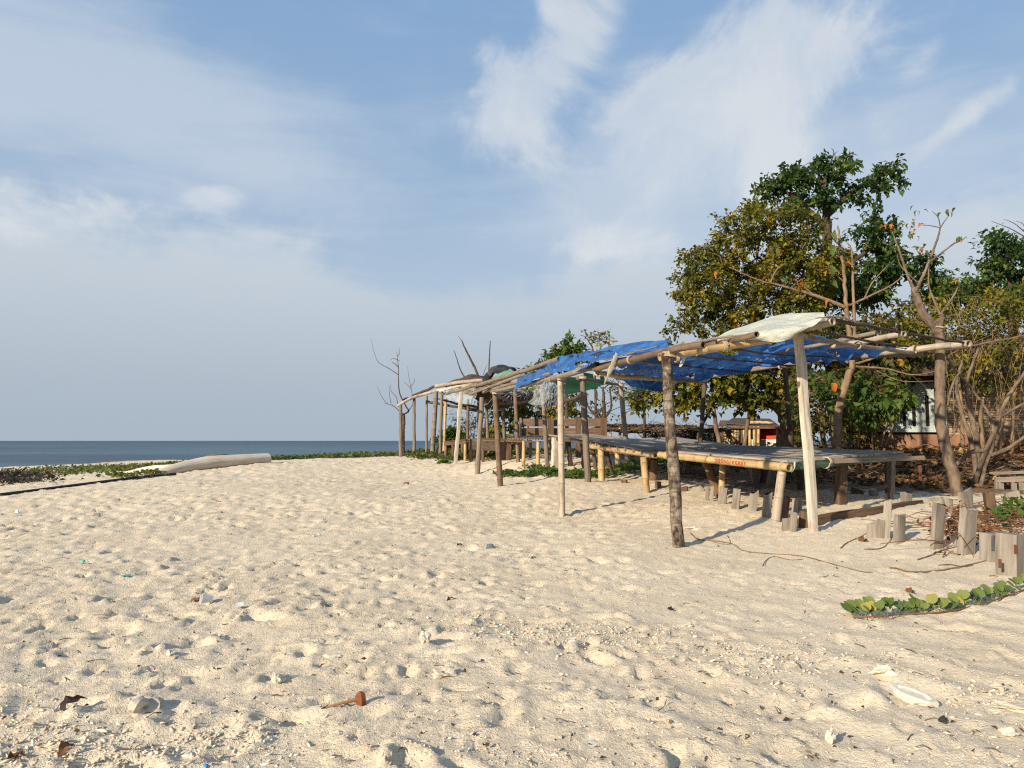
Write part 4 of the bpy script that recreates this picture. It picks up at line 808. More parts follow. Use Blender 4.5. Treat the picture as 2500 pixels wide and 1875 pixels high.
for x, m in ((1771, BTAN), (1789, BTAN), (1796, BTAN), (1803, WGREY), (1812, WDARK), (1816, BTAN), (1830, BTAN), (1841, BTAN), (1846, WBROWN), (1852, BTAN), (1898, WDARK)):
    dd = 25.4-(x-1773)/142.; part('pole', MB().bamboo([P(x+random.uniform(-2, 2), 1100, dd), P(x, 1041, dd)], .05), m, rh)
stick(rh, 'brace', [(1868, 1044, 25.6), (1882, 1085, 25.4)], .04, BARKT); stick(rh, 'brace', [(1778, 1046, 26), (1800, 1062, 26)], .04, BTAN); stick(rh, 'rail', [(1847, 1055, 25.5), (1880, 1056, 25.3), (1910, 1049, 25)], .025, WPALE)
def slab(par, nm, pts, th, m, lab=None):
    V = PP(pts); V2 = V-[0, 0, th]; return part(nm, MB().add(np.concatenate([V, V2]), [(0, 1, 2, 3), (7, 6, 5, 4), (0, 4, 5, 1), (1, 5, 6, 2), (2, 6, 7, 3), (3, 7, 4, 0)]), m, par, lab)
slab(rh, 'roof_sheet', [(1752, 1042, 25.3), (1900, 1043, 24.5), (1890, 1028, 27.5), (1758, 1026, 28.5)], .05, WBROWN); slab(rh, 'roof_sheet', [(1770, 1032, 26), (1905, 1041, 25), (1880, 1022, 29), (1790, 1020, 30)], .04, WDARK)
stick(rh, 'roof_batten', [(1825, 1030, 25.5), (1890, 1033, 25)], .05, BTAN)
# low thatched shelter between
ts = thing('thatched_shelter', 'low flat thatched shelter on thin poles behind the platforms', 'shelter', P(1620, 1088, 23))
tm = MB()
def _thatch(t):
    co = t.n('ShaderNodeTexCoord').outputs['Object']; n = t.noise(t.vm('MULTIPLY', co, (10, 10, 30)), 1, 5, .65)
    return prin(t, t.mix(t.mr(n, .3, .7), (.05, .032, .022), (.20, .13, .085)), .95, .1, n, .8, .03)
THATCH = mat('thatch', _thatch)
tm = MB(); g0 = PP([(1478, 1048, 22), (1560, 1052, 22), (1640, 1052, 21.8), (1700, 1053, 21.5), (1765, 1048, 21.5)]); g1 = PP([(1478, 1036, 26), (1560, 1036, 26), (1640, 1038, 26), (1700, 1040, 26), (1765, 1040, 26)])
for k in range(1500):
    u, v = random.random(), random.random(); i = min(int(u*4), 3); f = u*4-i; a = g0[i]*(1-f)+g0[i+1]*f; b = g1[i]*(1-f)+g1[i+1]*f; p = a+(b-a)*v; d_ = (a-b)/np.linalg.norm(a-b); d_ = d_+RNG.standard_normal(3)*[.5, .3, .08]
    tm.tube([p, p+d_*random.uniform(.25, .6)+[0, 0, random.gauss(-.02, .04)]], .022, .008, 4, False)
part('thatch', tm, THATCH, ts, kind='stuff', ang=None)
for x, d, m in ((1513, 22.3, BTAN), (1573, 22, WBROWN), (1601, 24, WDARK), (1640, 23, WDARK), (1668, 22.2, WGREY), (1745, 21.8, WDARK), (1490, 25, BTAN)):
    part('pole', MB().tube([P(x+random.uniform(-3, 3), 1098, d), P(x, 1044, d)], .045, .04, 7, wob=.05), m, ts)
stick(ts, 'beam', [(1478, 1051, 22.1), (1620, 1055, 22), (1765, 1051, 21.6)], .045, WDARK)
solo('white_sheet', sheet([[(1690, 1031, 24), (1720, 1036, 24), (1760, 1042, 23.5), (1785, 1041, 23)], [(1694, 1036, 22.5), (1720, 1042, 22.2), (1755, 1047, 21.8), (1783, 1044, 21.5)]], 16, 8, .06, .03, 31), TWHITE, 'white plastic strip lying on the thatched shelter edge', 'plastic sheet')
stick_ = lambda nm, pts, r, m, lab, cat: solo(nm, MB().tube(bez(PP(pts), 12), r, r*.6, 7), m, lab, cat)
stick_('leaning_pole', [(1718, 1090, 20), (1705, 1060, 20.3), (1742, 985, 21), (1760, 940, 21.5)], .05, BARKD, 'dark leaning pole in front of the kiosk', 'pole')

# ================================================================== trees
def twig_tree(mb, skel, targets, r0, r1=.006, sag=.12, nseg=4, sides=5):
    """attach each target to the nearest skeleton point, growing the skeleton"""
    pts = np.array(skel); order = np.argsort([np.min(((pts-t)**2).sum(1)) for t in targets])
    for i in order:
        t = targets[i]; d2 = ((pts-t)**2).sum(1)+.6*np.maximum(0, pts[:, 2]-t[2])**2; p = pts[np.argmin(d2)]; L = np.linalg.norm(t-p)
        if L < .05: continue
        m = (p+t)/2+RNG.standard_normal(3)*L*.10+[0, 0, sag*L]; path = bez([p, m, t], nseg+1)
        mb.tube(path, min(r0, .008+L*.018), r1, sides, False); pts = np.concatenate([pts, path[1:]])
def crown_pts(blobs, d, n, thick=1.0, shell=.45, sp=0.0):
    """cluster centres in ellipsoids given in picture units at distance d"""
    out = []; wts = np.array([b[2]*b[3]*(b[4] if len(b) > 4 else 1) for b in blobs], float); wts /= wts.sum()
    for k in RNG.choice(len(blobs), n*(5 if sp else 1), p=wts):
        if len(out) >= n: break
        b = blobs[k]; v = RNG.standard_normal(3); v /= np.linalg.norm(v); v *= (shell+(1-shell)*RNG.random())**(1/2.)
        dd = d+(b[5] if len(b) > 5 else 0); q = P(b[0]+v[0]*b[2], b[1]+v[2]*b[3], dd+v[1]*(b[2]+b[3])/2*d/F*thick)
        if sp and out and np.min(((np.array(out)-q)**2).sum(1)) < sp*sp: continue
        out.append(q)
    return np.array(out)
def foliage(cl, per, rad, L, Wd, droop=.35, upb=.5, fold=.25):
    N = len(cl)*per; c = np.repeat(cl, per, 0); o = RNG.standard_normal((N, 3))*rad*np.repeat(.6+.8*RNG.random((len(cl), 1)), per, 0)*[1, 1, .7]
    d = o/(np.linalg.norm(o, axis=1)[:, None]+1e-6)+RNG.standard_normal((N, 3))*.5; d[:, 2] -= droop
    up = np.tile([0, 0, 1.0], (N, 1)) if upb else None
    return MB().leaves(c+o, d, L*(.6+.7*RNG.random(N)), Wd*(.6+.7*RNG.random(N)), fold, up)
def tree(name, label, cat, base, d, limbs, blobs, ncl, per, rad, L, Wd, lm, bm_, thick=1.0, group=None, shell=.45, tw=.05, droop=.35, crown_name='crown', clump=.34):
    t = thing(name, label, cat, base, group); mb = MB(); sk = []
    for lpts, ra_, rb_ in limbs:
        pth = bez(PP(lpts, d), 7*len(lpts)); pth[1:] += RNG.standard_normal((len(pth)-1, 3))*ra_*.08
        mb.tube(pth, ra_, rb_, 9, wob=.03); sk += list(pth[len(pth)//4:])
    cl = None
    if ncl:
        sub = 9 if ncl > 100 else 3; c0 = crown_pts(blobs, d, max(4, ncl//6 if ncl > 100 else ncl//3), thick, shell, clump*1.5 if ncl > 100 else 0); twig_tree(mb, sk, c0, tw)
        sk2 = np.repeat(c0, sub, 0); o_ = RNG.standard_normal(sk2.shape)*[1, 1, .6]+[0, 0, .12]; o_ *= (clump*(.7+.9*RNG.random(len(o_)))/(np.linalg.norm(o_, axis=1)+1e-6))[:, None]; b2 = sk2+o_
        for a_, b_ in zip(sk2, b2): mb.tube([a_, (a_+b_)/2+[0, 0, .03], b_], .008, .003, 3, False)
    part('trunk', mb, bm_, t, ang=None)
    if ncl:
        N = len(b2)*per; a_ = np.repeat(sk2, per, 0); e_ = np.repeat(b2-sk2, per, 0); tt = .25+.85*RNG.random((N, 1))
        c_ = a_+e_*tt+RNG.standard_normal((N, 3))*rad*.45; d_ = e_/(np.linalg.norm(e_, axis=1)[:, None]+1e-6)*.7+RNG.standard_normal((N, 3))*.6; d_[:, 2] -= droop
        part(crown_name, MB().leaves(c_, d_, L*(.55+.8*RNG.random(N)), Wd*(.55+.8*RNG.random(N)), .25, np.tile([0, 0, 1.0], (N, 1))), lm, t, smooth=False)
    return t
tree('broadleaf_tree', 'tallest tree with dark green crown rising above the olive tree', 'tree', P(1950, 1092, 24), 24,
     [([(1948, 1100), (1940, 1000), (1965, 880), (2005, 740), (2018, 560), (2015, 470), (2020, 400)], .34, .05), ([(2016, 560), (1960, 500), (1900, 460), (1860, 455)], .1, .02), ([(2017, 530), (2080, 470), (2150, 430), (2200, 400)], .1, .02), ([(2010, 700), (2080, 640), (2150, 600), (2230, 620)], .1, .03), ([(2017, 480), (2000, 430), (1985, 395)], .06, .02), ([(2020, 420), (2035, 375), (2030, 362)], .025, .008), ([(2030, 430), (2065, 390), (2075, 368)], .025, .008)],
     [(1888, 462, 46, 30), (1955, 432, 58, 28), (2045, 425, 68, 30), (2120, 445, 45, 34), (2180, 420, 22, 30), (1855, 490, 24, 18), (1990, 485, 80, 22), (2095, 482, 45, 22), (2135, 525, 24, 12), (2140, 580, 55, 35), (2160, 650, 80, 50), (2235, 660, 45, 50), (2100, 700, 110, 60), (2020, 392, 30, 12), (2280, 700, 45, 40)], 800, 13, .14, .20, .12, L_DARK, BARKD, 1.0, shell=.2, tw=.05, clump=.34)
tree('broadleaf_tree', 'wide olive-yellow tree with rounded crown behind the tarpaulin shelter', 'tree', P(1915, 1092, 21), 21,
     [([(1925, 1100), (1925, 1030), (1890, 960), (1860, 880), (1840, 780), (1830, 690)], .3, .06), ([(1905, 990), (1930, 880), (1950, 760), (1960, 660)], .17, .04), ([(1860, 880), (1800, 800), (1770, 730)], .1, .03), ([(1840, 780), (1870, 700), (1920, 640)], .08, .02), ([(1835, 740), (1790, 680), (1750, 640)], .06, .02)],
     [(1830, 550, 105, 45), (1760, 600, 85, 48), (1910, 570, 100, 60), (1700, 665, 50, 55), (1790, 690, 125, 80), (1930, 690, 110, 95), (1730, 745, 70, 60), (1850, 790, 110, 60), (2000, 620, 75, 55), (1960, 800, 80, 60), (1690, 790, 40, 40), (1800, 855, 80, 40)], 1400, 17, .14, .125, .09, L_OLIVE, BARK, 1.1, shell=.2, tw=.05, clump=.32)
tree('broadleaf_tree', 'green sea hibiscus with low hanging heart leaves behind the platforms', 'tree', P(1750, 1095, 19.5), 19.5,
     [([(1760, 1100), (1745, 1020), (1740, 940), (1760, 860)], .07, .02), ([(1815, 1100), (1830, 1000), (1830, 900), (1800, 850)], .06, .02), ([(1745, 1000), (1690, 940), (1640, 920)], .04, .015), ([(1640, 1000), (1600, 960), (1580, 930)], .025, .01)],
     [(1595, 975, 40, 38, .8), (1640, 930, 45, 30, .7), (1700, 965, 55, 40), (1740, 910, 80, 40), (1790, 955, 80, 46), (1860, 930, 60, 50), (1830, 972, 60, 34), (1640, 885, 30, 22, .5), (1900, 890, 60, 50)], 560, 15, .16, .16, .13, L_OLIVE, BARK, 1.0, shell=.25, clump=.3)
tree('broadleaf_tree', 'dark green rounded tree at the right edge beyond the hut', 'tree', P(2480, 1080, 30), 30,
     [([(2490, 1090), (2480, 900), (2470, 760), (2460, 640)], .3, .05), ([(2475, 800), (2420, 720), (2390, 690)], .12, .03)],
     [(2455, 615, 65, 38), (2425, 660, 60, 38), (2500, 640, 70, 60), (2390, 715, 70, 32), (2470, 715, 80, 45), (2330, 715, 50, 35), (2300, 745, 60, 30), (2560, 680, 60, 90)], 700, 20, .2, .2, .13, L_DARK, BARKD, 1.0, shell=.25, clump=.45)
tree('shrub_tree', 'tangled yellow-green thicket over the hut roof at right', 'tree', P(2420, 1095, 15.5), 15.5,
     [([(2400, 1100), (2395, 1000), (2420, 900), (2440, 760)], .05, .012), ([(2440, 1100), (2450, 960), (2430, 830), (2425, 720)], .04, .01), ([(2470, 1100), (2480, 900), (2490, 760)], .04, .01), ([(2350, 1090), (2345, 960), (2320, 850), (2300, 780)], .04, .01)] +
     [([(2330+k*17+random.gauss(0, 8), 1000+random.gauss(0, 30)), (2340+k*15+random.gauss(0, 20), 860), (2330+k*14+random.gauss(0, 50), 775+random.gauss(0, 35))], .010, .003) for k in range(14)]+
     [([(x_, y_, 14.6+random.random()), (x_+random.gauss(0, 25), y_-60, 14.4+random.random()), (x_+random.gauss(0, 55), y_-random.uniform(110, 220), 14.2+random.random())], .0075, .002) for x_, y_ in [(random.uniform(2310, 2530), random.uniform(850, 1120)) for _ in range(46)]],
     [(2375, 775, 60, 50), (2445, 770, 70, 70), (2330, 830, 50, 50), (2420, 830, 90, 38), (2485, 825, 50, 45), (2270, 800, 50, 40), (2240, 850, 60, 40), (2500, 760, 60, 60), (2540, 800, 50, 70), (2300, 770, 60, 40), (2400, 878, 110, 24, .7), (2340, 930, 40, 25, .4), (2460, 940, 50, 25, .4)], 1100, 9, .14, .11, .065, L_OLIVE, BARKT, 1.3, shell=.2, tw=.012, clump=.26)
tree('shrub_tree', 'dense dark shrub filling between the olive tree and the hut', 'tree', P(2080, 1095, 18.5), 17.5,
     [([(2010, 1095), (2010, 980), (2030, 880)], .05, .015), ([(2120, 1090), (2110, 960), (2130, 860)], .05, .015)],
     [(2000, 850, 60, 60), (2070, 840, 70, 60), (2150, 820, 70, 60), (2200, 880, 60, 50), (2000, 940, 60, 60), (2080, 930, 70, 70), (2140, 960, 60, 50), (2230, 790, 50, 40), (2020, 1010, 60, 60), (1975, 1030, 30, 50), (2100, 1030, 60, 40)], 800, 15, .17, .15, .09, L_BROWNG, BARKD, 1.0, shell=.2, clump=.3)
# bright large-leaved shrub before the hut panel
tree('leafy_shrub', 'bright green large-leaved shrub in front of the pale blue panel', 'shrub', P(2120, 1092, 14.5), 14.5,
     [([(2130, 1092), (2125, 1020), (2110, 970)], .02, .008), ([(2150, 1092), (2165, 1030), (2170, 970)], .02, .008), ([(2095, 1092), (2100, 1010), (2090, 960)], .02, .008), ([(2160, 1090), (2180, 1040), (2192, 985)], .018, .008), ([(2185, 1090), (2175, 1040), (2185, 985)], .015, .006)],
     [(2085, 970, 30, 30), (2120, 960, 35, 28), (2160, 975, 40, 25), (2195, 975, 22, 18), (2130, 1000, 45, 20), (2070, 1000, 20, 25)], 42, 10, .12, .21, .12, L_BRIGHT, BARKT, .9, shell=.2, tw=.012, droop=.8)
tree('leafy_shrub', 'yellowing sapling clump with pale bare stems behind the bleached post', 'shrub', P(2010, 1092, 14.6), 14.6,
     [([(2035, 1092), (2020, 1030), (2000, 1005), (1985, 985)], .018, .006), ([(2018, 1092), (2008, 1040), (1990, 1020), (1968, 1000)], .015, .006), ([(2030, 1088), (2028, 1030), (2032, 985)], .015, .006), ([(2010, 1090), (2000, 1040), (1998, 980), (1992, 950)], .016, .006), ([(2045, 1090), (2040, 1040), (2048, 985)], .014, .006), ([(2062, 1090), (2058, 1040), (2070, 990)], .016, .006), ([(2003, 1015), (2015, 1000), (2028, 990)], .012, .005)],
     [(1985, 950, 25, 20), (1975, 975, 18, 15), (2030, 985, 22, 14), (1990, 930, 25, 18)], 30, 9, .1, .15, .07, L_BRIGHT, BARKT, .8, shell=.2, tw=.01, droop=.9)
# big-leaved young tree with orange leaves
def bigleaf_mesh(nm, L=.3, W_=.17):
    n = 7; us = np.linspace(0, 1, n); V = []; 
    for u in us:
        wv = W_/2*math.sin(math.pi*min(1, u*.92+.06))**.8; z = .16*L*math.sin(u*3.4)-.45*L*u*u
        V += [(-wv, u*L, z+.5*wv+.012*math.sin(u*17)), (0, u*L, z), (wv, u*L, z+.35*wv-.012*math.sin(u*13))]
    Qs = []
    for i in range(n-1):
        for j in (0, 1): Qs.append((i*3+j, i*3+j+1, i*3+j+4, i*3+j+3))
    return MB().add(V, Qs).mesh(nm)
BL = {k: bigleaf_mesh('leaf') for k in ('g', 'o')}; BL['g'].materials.append(L_BIG); BL['o'].materials.append(L_ORANGE)
def bigleaf(par, px, py, d, sc, kind, rx=None, rz=None):
    o = bpy.data.objects.new('leaf', BL[kind]); C.objects.link(o); o.parent = par; loc = P(px, py, d)-ROOT[root_of(par).name]
    o.matrix_local = Matrix.Translation(Vector(loc)) @ Matrix.Rotation(rz if rz is not None else random.uniform(0, 6.28), 4, 'Z') @ Matrix.Rotation(rx if rx is not None else random.uniform(-1.2, .2), 4, 'X') @ Matrix.Rotation(random.uniform(-.6, .6), 4, 'Y') @ Matrix.Scale(sc, 4); return o
sap = tree('young_tree', 'slender young tree with spreading bare branches and a few big orange leaves', 'tree', P(2045, 1092, 14), 14,
     [([(2043, 1095), (2048, 1000), (2070, 921), (2080, 889), (2070, 788), (2066, 745), (2060, 655), (2050, 590), (2045, 550)], .085, .014), ([(2075, 860), (2086, 810), (2082, 690), (2080, 615), (2068, 592)], .04, .01), ([(2064, 750), (2000, 725), (1958, 712), (1900, 695), (1852, 684), (1780, 652)], .04, .008), ([(1881, 690), (1895, 660), (1917, 643)], .02, .006), ([(1990, 722), (1960, 695), (1985, 690)], .014, .005),
      ([(2066, 745), (2084, 741), (2170, 700), (2206, 672)], .032, .008), ([(2110, 730), (2130, 690), (2170, 645)], .018, .006), ([(2080, 889), (2100, 885), (2180, 862), (2260, 868)], .032, .01), ([(2085, 895), (2160, 900), (2230, 915), (2290, 905)], .025, .008), ([(2070, 885), (2050, 870), (2035, 850)], .025, .01), ([(2140, 905), (2200, 930), (2280, 930)], .014, .005), ([(2062, 690), (2040, 670), (2020, 655)], .014, .005)],
     [], 0, 0, 0, 0, 0, None, BARKT)
for px, py, sc, k in [(1912, 612, 1.0, 'o'), (1755, 662, 1.0, 'o'), (1965, 690, 1.15, 'o'), (1935, 684, .8, 'o'), (2025, 732, .8, 'o'), (2190, 880, .9, 'o'), (2280, 880, 1.1, 'o'), (2030, 935, 1.3, 'o'), (1748, 655, .9, 'g'), (1903, 605, .9, 'g'), (2030, 570, 1.1, 'g'), (2025, 600, 1.3, 'g'), (2040, 612, 1.4, 'g'), (2030, 650, 1.1, 'g'), (2028, 685, 1.1, 'g'), (1925, 690, .9, 'g'), (1990, 940, 1.5, 'g'), (1975, 915, 1.5, 'g'), (2040, 910, 1.3, 'g'), (1920, 676, .8, 'g'), (2320, 920, 1.1, 'g'), (2060, 645, 1.0, 'o')]: bigleaf(sap, px, py, 13.9, sc*.55, k)
# grey leaning tree at right with forked bare limbs
fk = tree('bare_tree', 'grey forked nearly bare tree rooted in sand beside the platform end', 'tree', hit(2340, 1214), 11,
     [([(2345, 1235), (2325, 1150), (2300, 1053), (2294, 957), (2297, 848), (2293, 805)], .088, .068), ([(2294, 812), (2259, 773), (2240, 735), (2232, 706)], .07, .05), ([(2233, 710), (2214, 668), (2195, 610), (2178, 566)], .025, .008), ([(2234, 712), (2247, 688), (2271, 631), (2288, 585), (2296, 554)], .03, .01), ([(2296, 556), (2290, 530), (2275, 515)], .01, .004), ([(2296, 556), (2306, 540), (2318, 525)], .01, .004), ([(2296, 556), (2265, 550), (2240, 550)], .008, .003), ([(2270, 640), (2324, 598), (2340, 590), (2360, 578)], .016, .006),
      ([(2292, 805), (2300, 780), (2296, 765)], .045, .03), ([(2295, 768), (2275, 720), (2267, 690), (2268, 645)], .02, .007), ([(2298, 765), (2320, 735), (2335, 710), (2340, 690)], .02, .008), ([(2240, 690), (2200, 650), (2190, 620)], .01, .004), ([(2300, 855), (2340, 850), (2420, 835), (2520, 815)], .022, .01), ([(2312, 990), (2325, 940), (2345, 905)], .02, .012)],
     [], 0, 0, 0, 0, 0, None, BARK)
for cx_, cy_, k in [(2243, 514, 'g'), (2310, 518, 'g'), (2240, 550, 'o'), (2350, 576, 'g'), (2175, 560, 'g'), (2230, 570, 'g'), (2255, 610, 'o'), (2245, 605, 'g'), (2300, 680, 'g'), (2335, 678, 'g'), (2345, 680, 'g'), (2215, 545, 'g'), (2160, 545, 'o')]:
    for j in range(5): bigleaf(fk, cx_+random.gauss(0, 9), cy_+random.gauss(0, 5), 11+random.gauss(0, .05), .26, k if random.random() < .8 else 'o')
lash(fk, 2290, 800, 11, .09, (.2, 0, 1), 2)
tree('tree_trunks', 'two crossing smooth trunks growing from one root right of the forked tree', 'tree', hit(2385, 1190), 12.3,
     [([(2372, 1205), (2395, 1130), (2425, 1060), (2450, 990), (2480, 940), (2510, 900)], .045, .025), ([(2392, 1200), (2405, 1140), (2425, 1080), (2418, 1020), (2380, 960), (2330, 900), (2300, 850)], .036, .012), ([(2295, 1200), (2330, 1140), (2370, 1105), (2405, 1098), (2420, 1075)], .04, .028), ([(2418, 1112), (2470, 1090), (2520, 1050)], .04, .02), ([(2440, 1020), (2500, 985), (2540, 970)], .025, .012)], [], 0, 0, 0, 0, 0, None, BARK)
tree('tree_trunks', 'pair of thin brown trunks standing between forked tree and hut', 'tree', P(2388, 1180, 13.4), 13.4,
     [([(2386, 1185), (2372, 1080), (2345, 1000), (2335, 940), (2350, 880)], .05, .02), ([(2394, 1185), (2388, 1090), (2368, 1000), (2362, 930), (2390, 850)], .06, .02)], [], 0, 0, 0, 0, 0, None, BARK)
# bare branches above and right
tree('bare_branches', 'bare twig sprays above the right-edge tree', 'tree', P(2500, 1085, 20), 20, [([(2560, 1090), (2550, 800), (2530, 620), (2500, 560)], .08, .02), ([(2520, 590), (2470, 560), (2420, 540)], .02, .005), ([(2500, 565), (2475, 545), (2450, 535)], .015, .004), ([(2505, 560), (2495, 545), (2480, 540)], .012, .004)], [], 0, 0, 0, 0, 0, None, BARKD)
# dead shrub at far left of the shelter
tree('dead_shrub', 'leafless dead shrub tied behind the leftmost shelter post', 'shrub', P(983, 1114, 27.4), 27.4,
     [([(985, 1116), (984, 1060), (986, 1020), (982, 1010)], .07, .05), ([(983, 1012), (997, 1004), (990, 990), (976, 960), (973, 930), (973, 900), (970, 872), (969, 858)], .035, .006), ([(973, 915), (950, 900), (925, 885), (915, 865), (906, 828)], .016, .004), ([(973, 897), (965, 889), (957, 884)], .018, .01), ([(972, 870), (975, 862), (974, 848)], .012, .004), ([(997, 1004), (1008, 985), (1006, 960), (1002, 940), (998, 920), (995, 895)], .016, .004), ([(1003, 945), (1012, 930), (1010, 922)], .01, .004), ([(1004, 950), (995, 940), (985, 932)], .01, .004), ([(982, 1010), (960, 991), (945, 985), (930, 965), (921, 942)], .018, .004), ([(945, 986), (938, 985)], .01, .004), ([(970, 990), (968, 970), (955, 955), (954, 938)], .015, .004), ([(955, 985), (951, 965), (950, 940)], .012, .004), ([(975, 880), (960, 875), (953, 880)], .012, .004)], [], 0, 0, 0, 0, 0, None, BARKD)
tree('dead_shrub', 'three tall bare branches rising behind the far shelter roof', 'shrub', P(1170, 1108, 28), 28,
     [([(1170, 1110), (1168, 1000), (1168, 925), (1150, 880), (1135, 850), (1127, 831)], .07, .02), ([(1168, 930), (1140, 925), (1125, 905), (1115, 875), (1108, 855)], .04, .01), ([(1175, 1110), (1190, 1000), (1193, 920), (1195, 870), (1197, 832)], .05, .015), ([(1127, 831), (1122, 825), (1119, 820)], .012, .005), ([(1180, 915), (1185, 900), (1190, 890)], .012, .004)], [], 0, 0, 0, 0, 0, None, BARKD)
tree('bare_tree', 'candelabra-shaped bare sea almond tree behind the plank screen', 'tree', P(1475, 1095, 23), 23,
     [([(1478, 1098), (1475, 1040), (1474, 980), (1472, 945)], .09, .03), ([(1475, 1030), (1450, 1010), (1435, 990), (1430, 960)], .045, .02), ([(1474, 1025), (1455, 995), (1457, 960), (1450, 945)], .04, .02), ([(1477, 1020), (1492, 995), (1490, 960), (1488, 945)], .04, .02), ([(1476, 1010), (1510, 995), (1530, 990)], .015, .005), ([(1474, 990), (1500, 975), (1515, 960)], .015, .005), ([(1450, 1010), (1420, 1005), (1400, 1005)], .015, .005), ([(1472, 950), (1460, 940), (1450, 930)], .02, .01), ([(1472, 950), (1490, 935), (1500, 925)], .02, .01), ([(1440, 995), (1425, 985), (1415, 970)], .012, .005)],
     [(1410, 990, 30, 14), (1520, 960, 45, 18), (1500, 940, 30, 12), (1460, 1000, 40, 25, .5), (1450, 825, 25, 10)], 60, 3, .15, .14, .09, L_OLIVE, BARKD, .8, shell=.2, tw=.012)
# sea-view shrubs behind the far shelter
tree('leafy_shrub', 'yellow-green bush behind the post row left of the plank screen', 'shrub', P(1240, 1095, 27), 27, [([(1245, 1100), (1245, 1050), (1240, 1010)], .05, .02), ([(1290, 1100), (1290, 1030), (1300, 990)], .05, .02), ([(1190, 1100), (1200, 1060), (1195, 1040)], .04, .02)],
     [(1210, 1060, 28, 28), (1245, 1020, 40, 40), (1290, 1000, 40, 30), (1340, 995, 45, 28), (1390, 990, 22, 30), (1240, 1070, 40, 25), (1320, 970, 40, 22)], 240, 16, .2, .2, .13, L_OLIVE, BARK, 1.0, shell=.25, clump=.4)
tree('leafy_shrub', 'dark leafy treetop poking up behind the blue tarpaulin', 'shrub', P(1380, 1095, 26), 26, [([(1385, 1100), (1383, 950), (1385, 870), (1388, 845)], .08, .02), ([(1384, 920), (1340, 890), (1310, 885)], .03, .01)],
     [(1385, 858, 18, 14), (1370, 872, 28, 14), (1325, 886, 22, 9), (1400, 880, 30, 14), (1300, 900, 20, 8)], 60, 22, .17, .2, .11, L_GREEN, BARKD, .8, shell=.2, tw=.02)
tree('leafy_shrub', 'sparse twiggy shoots with single leaves above the blue tarpaulin', 'shrub', P(1450, 1095, 25), 25, [([(1455, 1100), (1452, 900), (1447, 852), (1438, 835), (1428, 822), (1416, 818)], .04, .006), ([(1452, 890), (1465, 850), (1462, 832), (1467, 812)], .015, .005), ([(1453, 880), (1470, 845), (1485, 835), (1490, 822)], .015, .005), ([(1442, 842), (1448, 830), (1452, 820)], .008, .004), ([(1450, 860), (1435, 848), (1420, 850)], .01, .004)],
     [(1452, 825, 36, 12), (1425, 850, 14, 6), (1495, 848, 10, 6)], 22, 2, .06, .2, .10, L_OLIVE, BARKD, .5, shell=.2, tw=.008)
tree('leafy_shrub', 'glossy green bush at the beach crest behind the far bench', 'shrub', P(1100, 1105, 30), 30, [([(1100, 1108), (1100, 1080), (1098, 1060)], .04, .02)], [(1097, 1065, 22, 16), (1110, 1075, 18, 18), (1125, 1070, 20, 20, .3)], 40, 26, .2, .2, .11, L_GREEN, BARKD, 1.0, shell=.2)
tree('leafy_shrub', 'wispy shrub with tiny leaves between far shelter posts', 'shrub', P(1150, 1105, 29), 29, [([(1150, 1108), (1145, 1060), (1135, 1020)], .02, .006), ([(1155, 1108), (1158, 1050), (1165, 1010)], .02, .006), ([(1160, 1108), (1180, 1050), (1195, 1010)], .02, .006)], [(1140, 1040, 25, 30), (1165, 1040, 25, 35), (1195, 1035, 20, 25)], 70, 8, .16, .10, .06, L_GREYG, BARKD, .8, shell=.1, tw=.01)
# casuarina, needle plumes
cas = thing('casuarina', 'wispy grey-green casuarina beside the grey bamboo post', 'tree', P(1565, 1092, 23.5)); cmb = MB(); ctr = MB(); ctr.tube(bez(PP([(1575, 1100), (1572, 1000), (1560, 930)], 23.5), 10), .06, .02, 7)
for k in range(900):
    a = P(1572-random.random()*12+random.gauss(0, 4), random.uniform(905, 1005), 23.5+random.gauss(0, .2)); dr = np.array([random.gauss(-.2, .5), random.gauss(0, .4), random.uniform(.1, 1)]); ln = random.uniform(.25, .6); cmb.tube([a, a+dr*ln*.5, a+dr*ln+[0, 0, -.12]], .008, .004, 3, False)
part('trunk', ctr, BARKD, cas); part('crown', cmb, L_GREYG, cas, ang=None)
cas2 = thing('casuarina', 'low dark casuarina bush beside the thatched shelter poles', 'shrub', P(1680, 1095, 25)); cmb = MB(); ctr = MB(); ctr.tube(bez(PP([(1690, 1105), (1690, 1085)], 25), 4), .06, .03, 7)
for k in range(1100):
    cxp = random.choice([1600, 1700, 1690, 1710, 1640]); a = P(cxp+random.gauss(0, 18), 1085-abs(random.gauss(0, 16)), 25+random.gauss(0, .4)); dr = np.array([random.gauss(0, .6), random.gauss(0, .4), random.uniform(-.1, .9)]); cmb.tube([a, a+dr*random.uniform(.25, .5)], .010, .004, 3, False)
part('trunk', ctr, BARKD, cas2); part('crown', cmb, leafmat('leaf_casuarina_dark', [(0, (.015, .03, .015)), (1, (.05, .08, .04))]), cas2, ang=None)

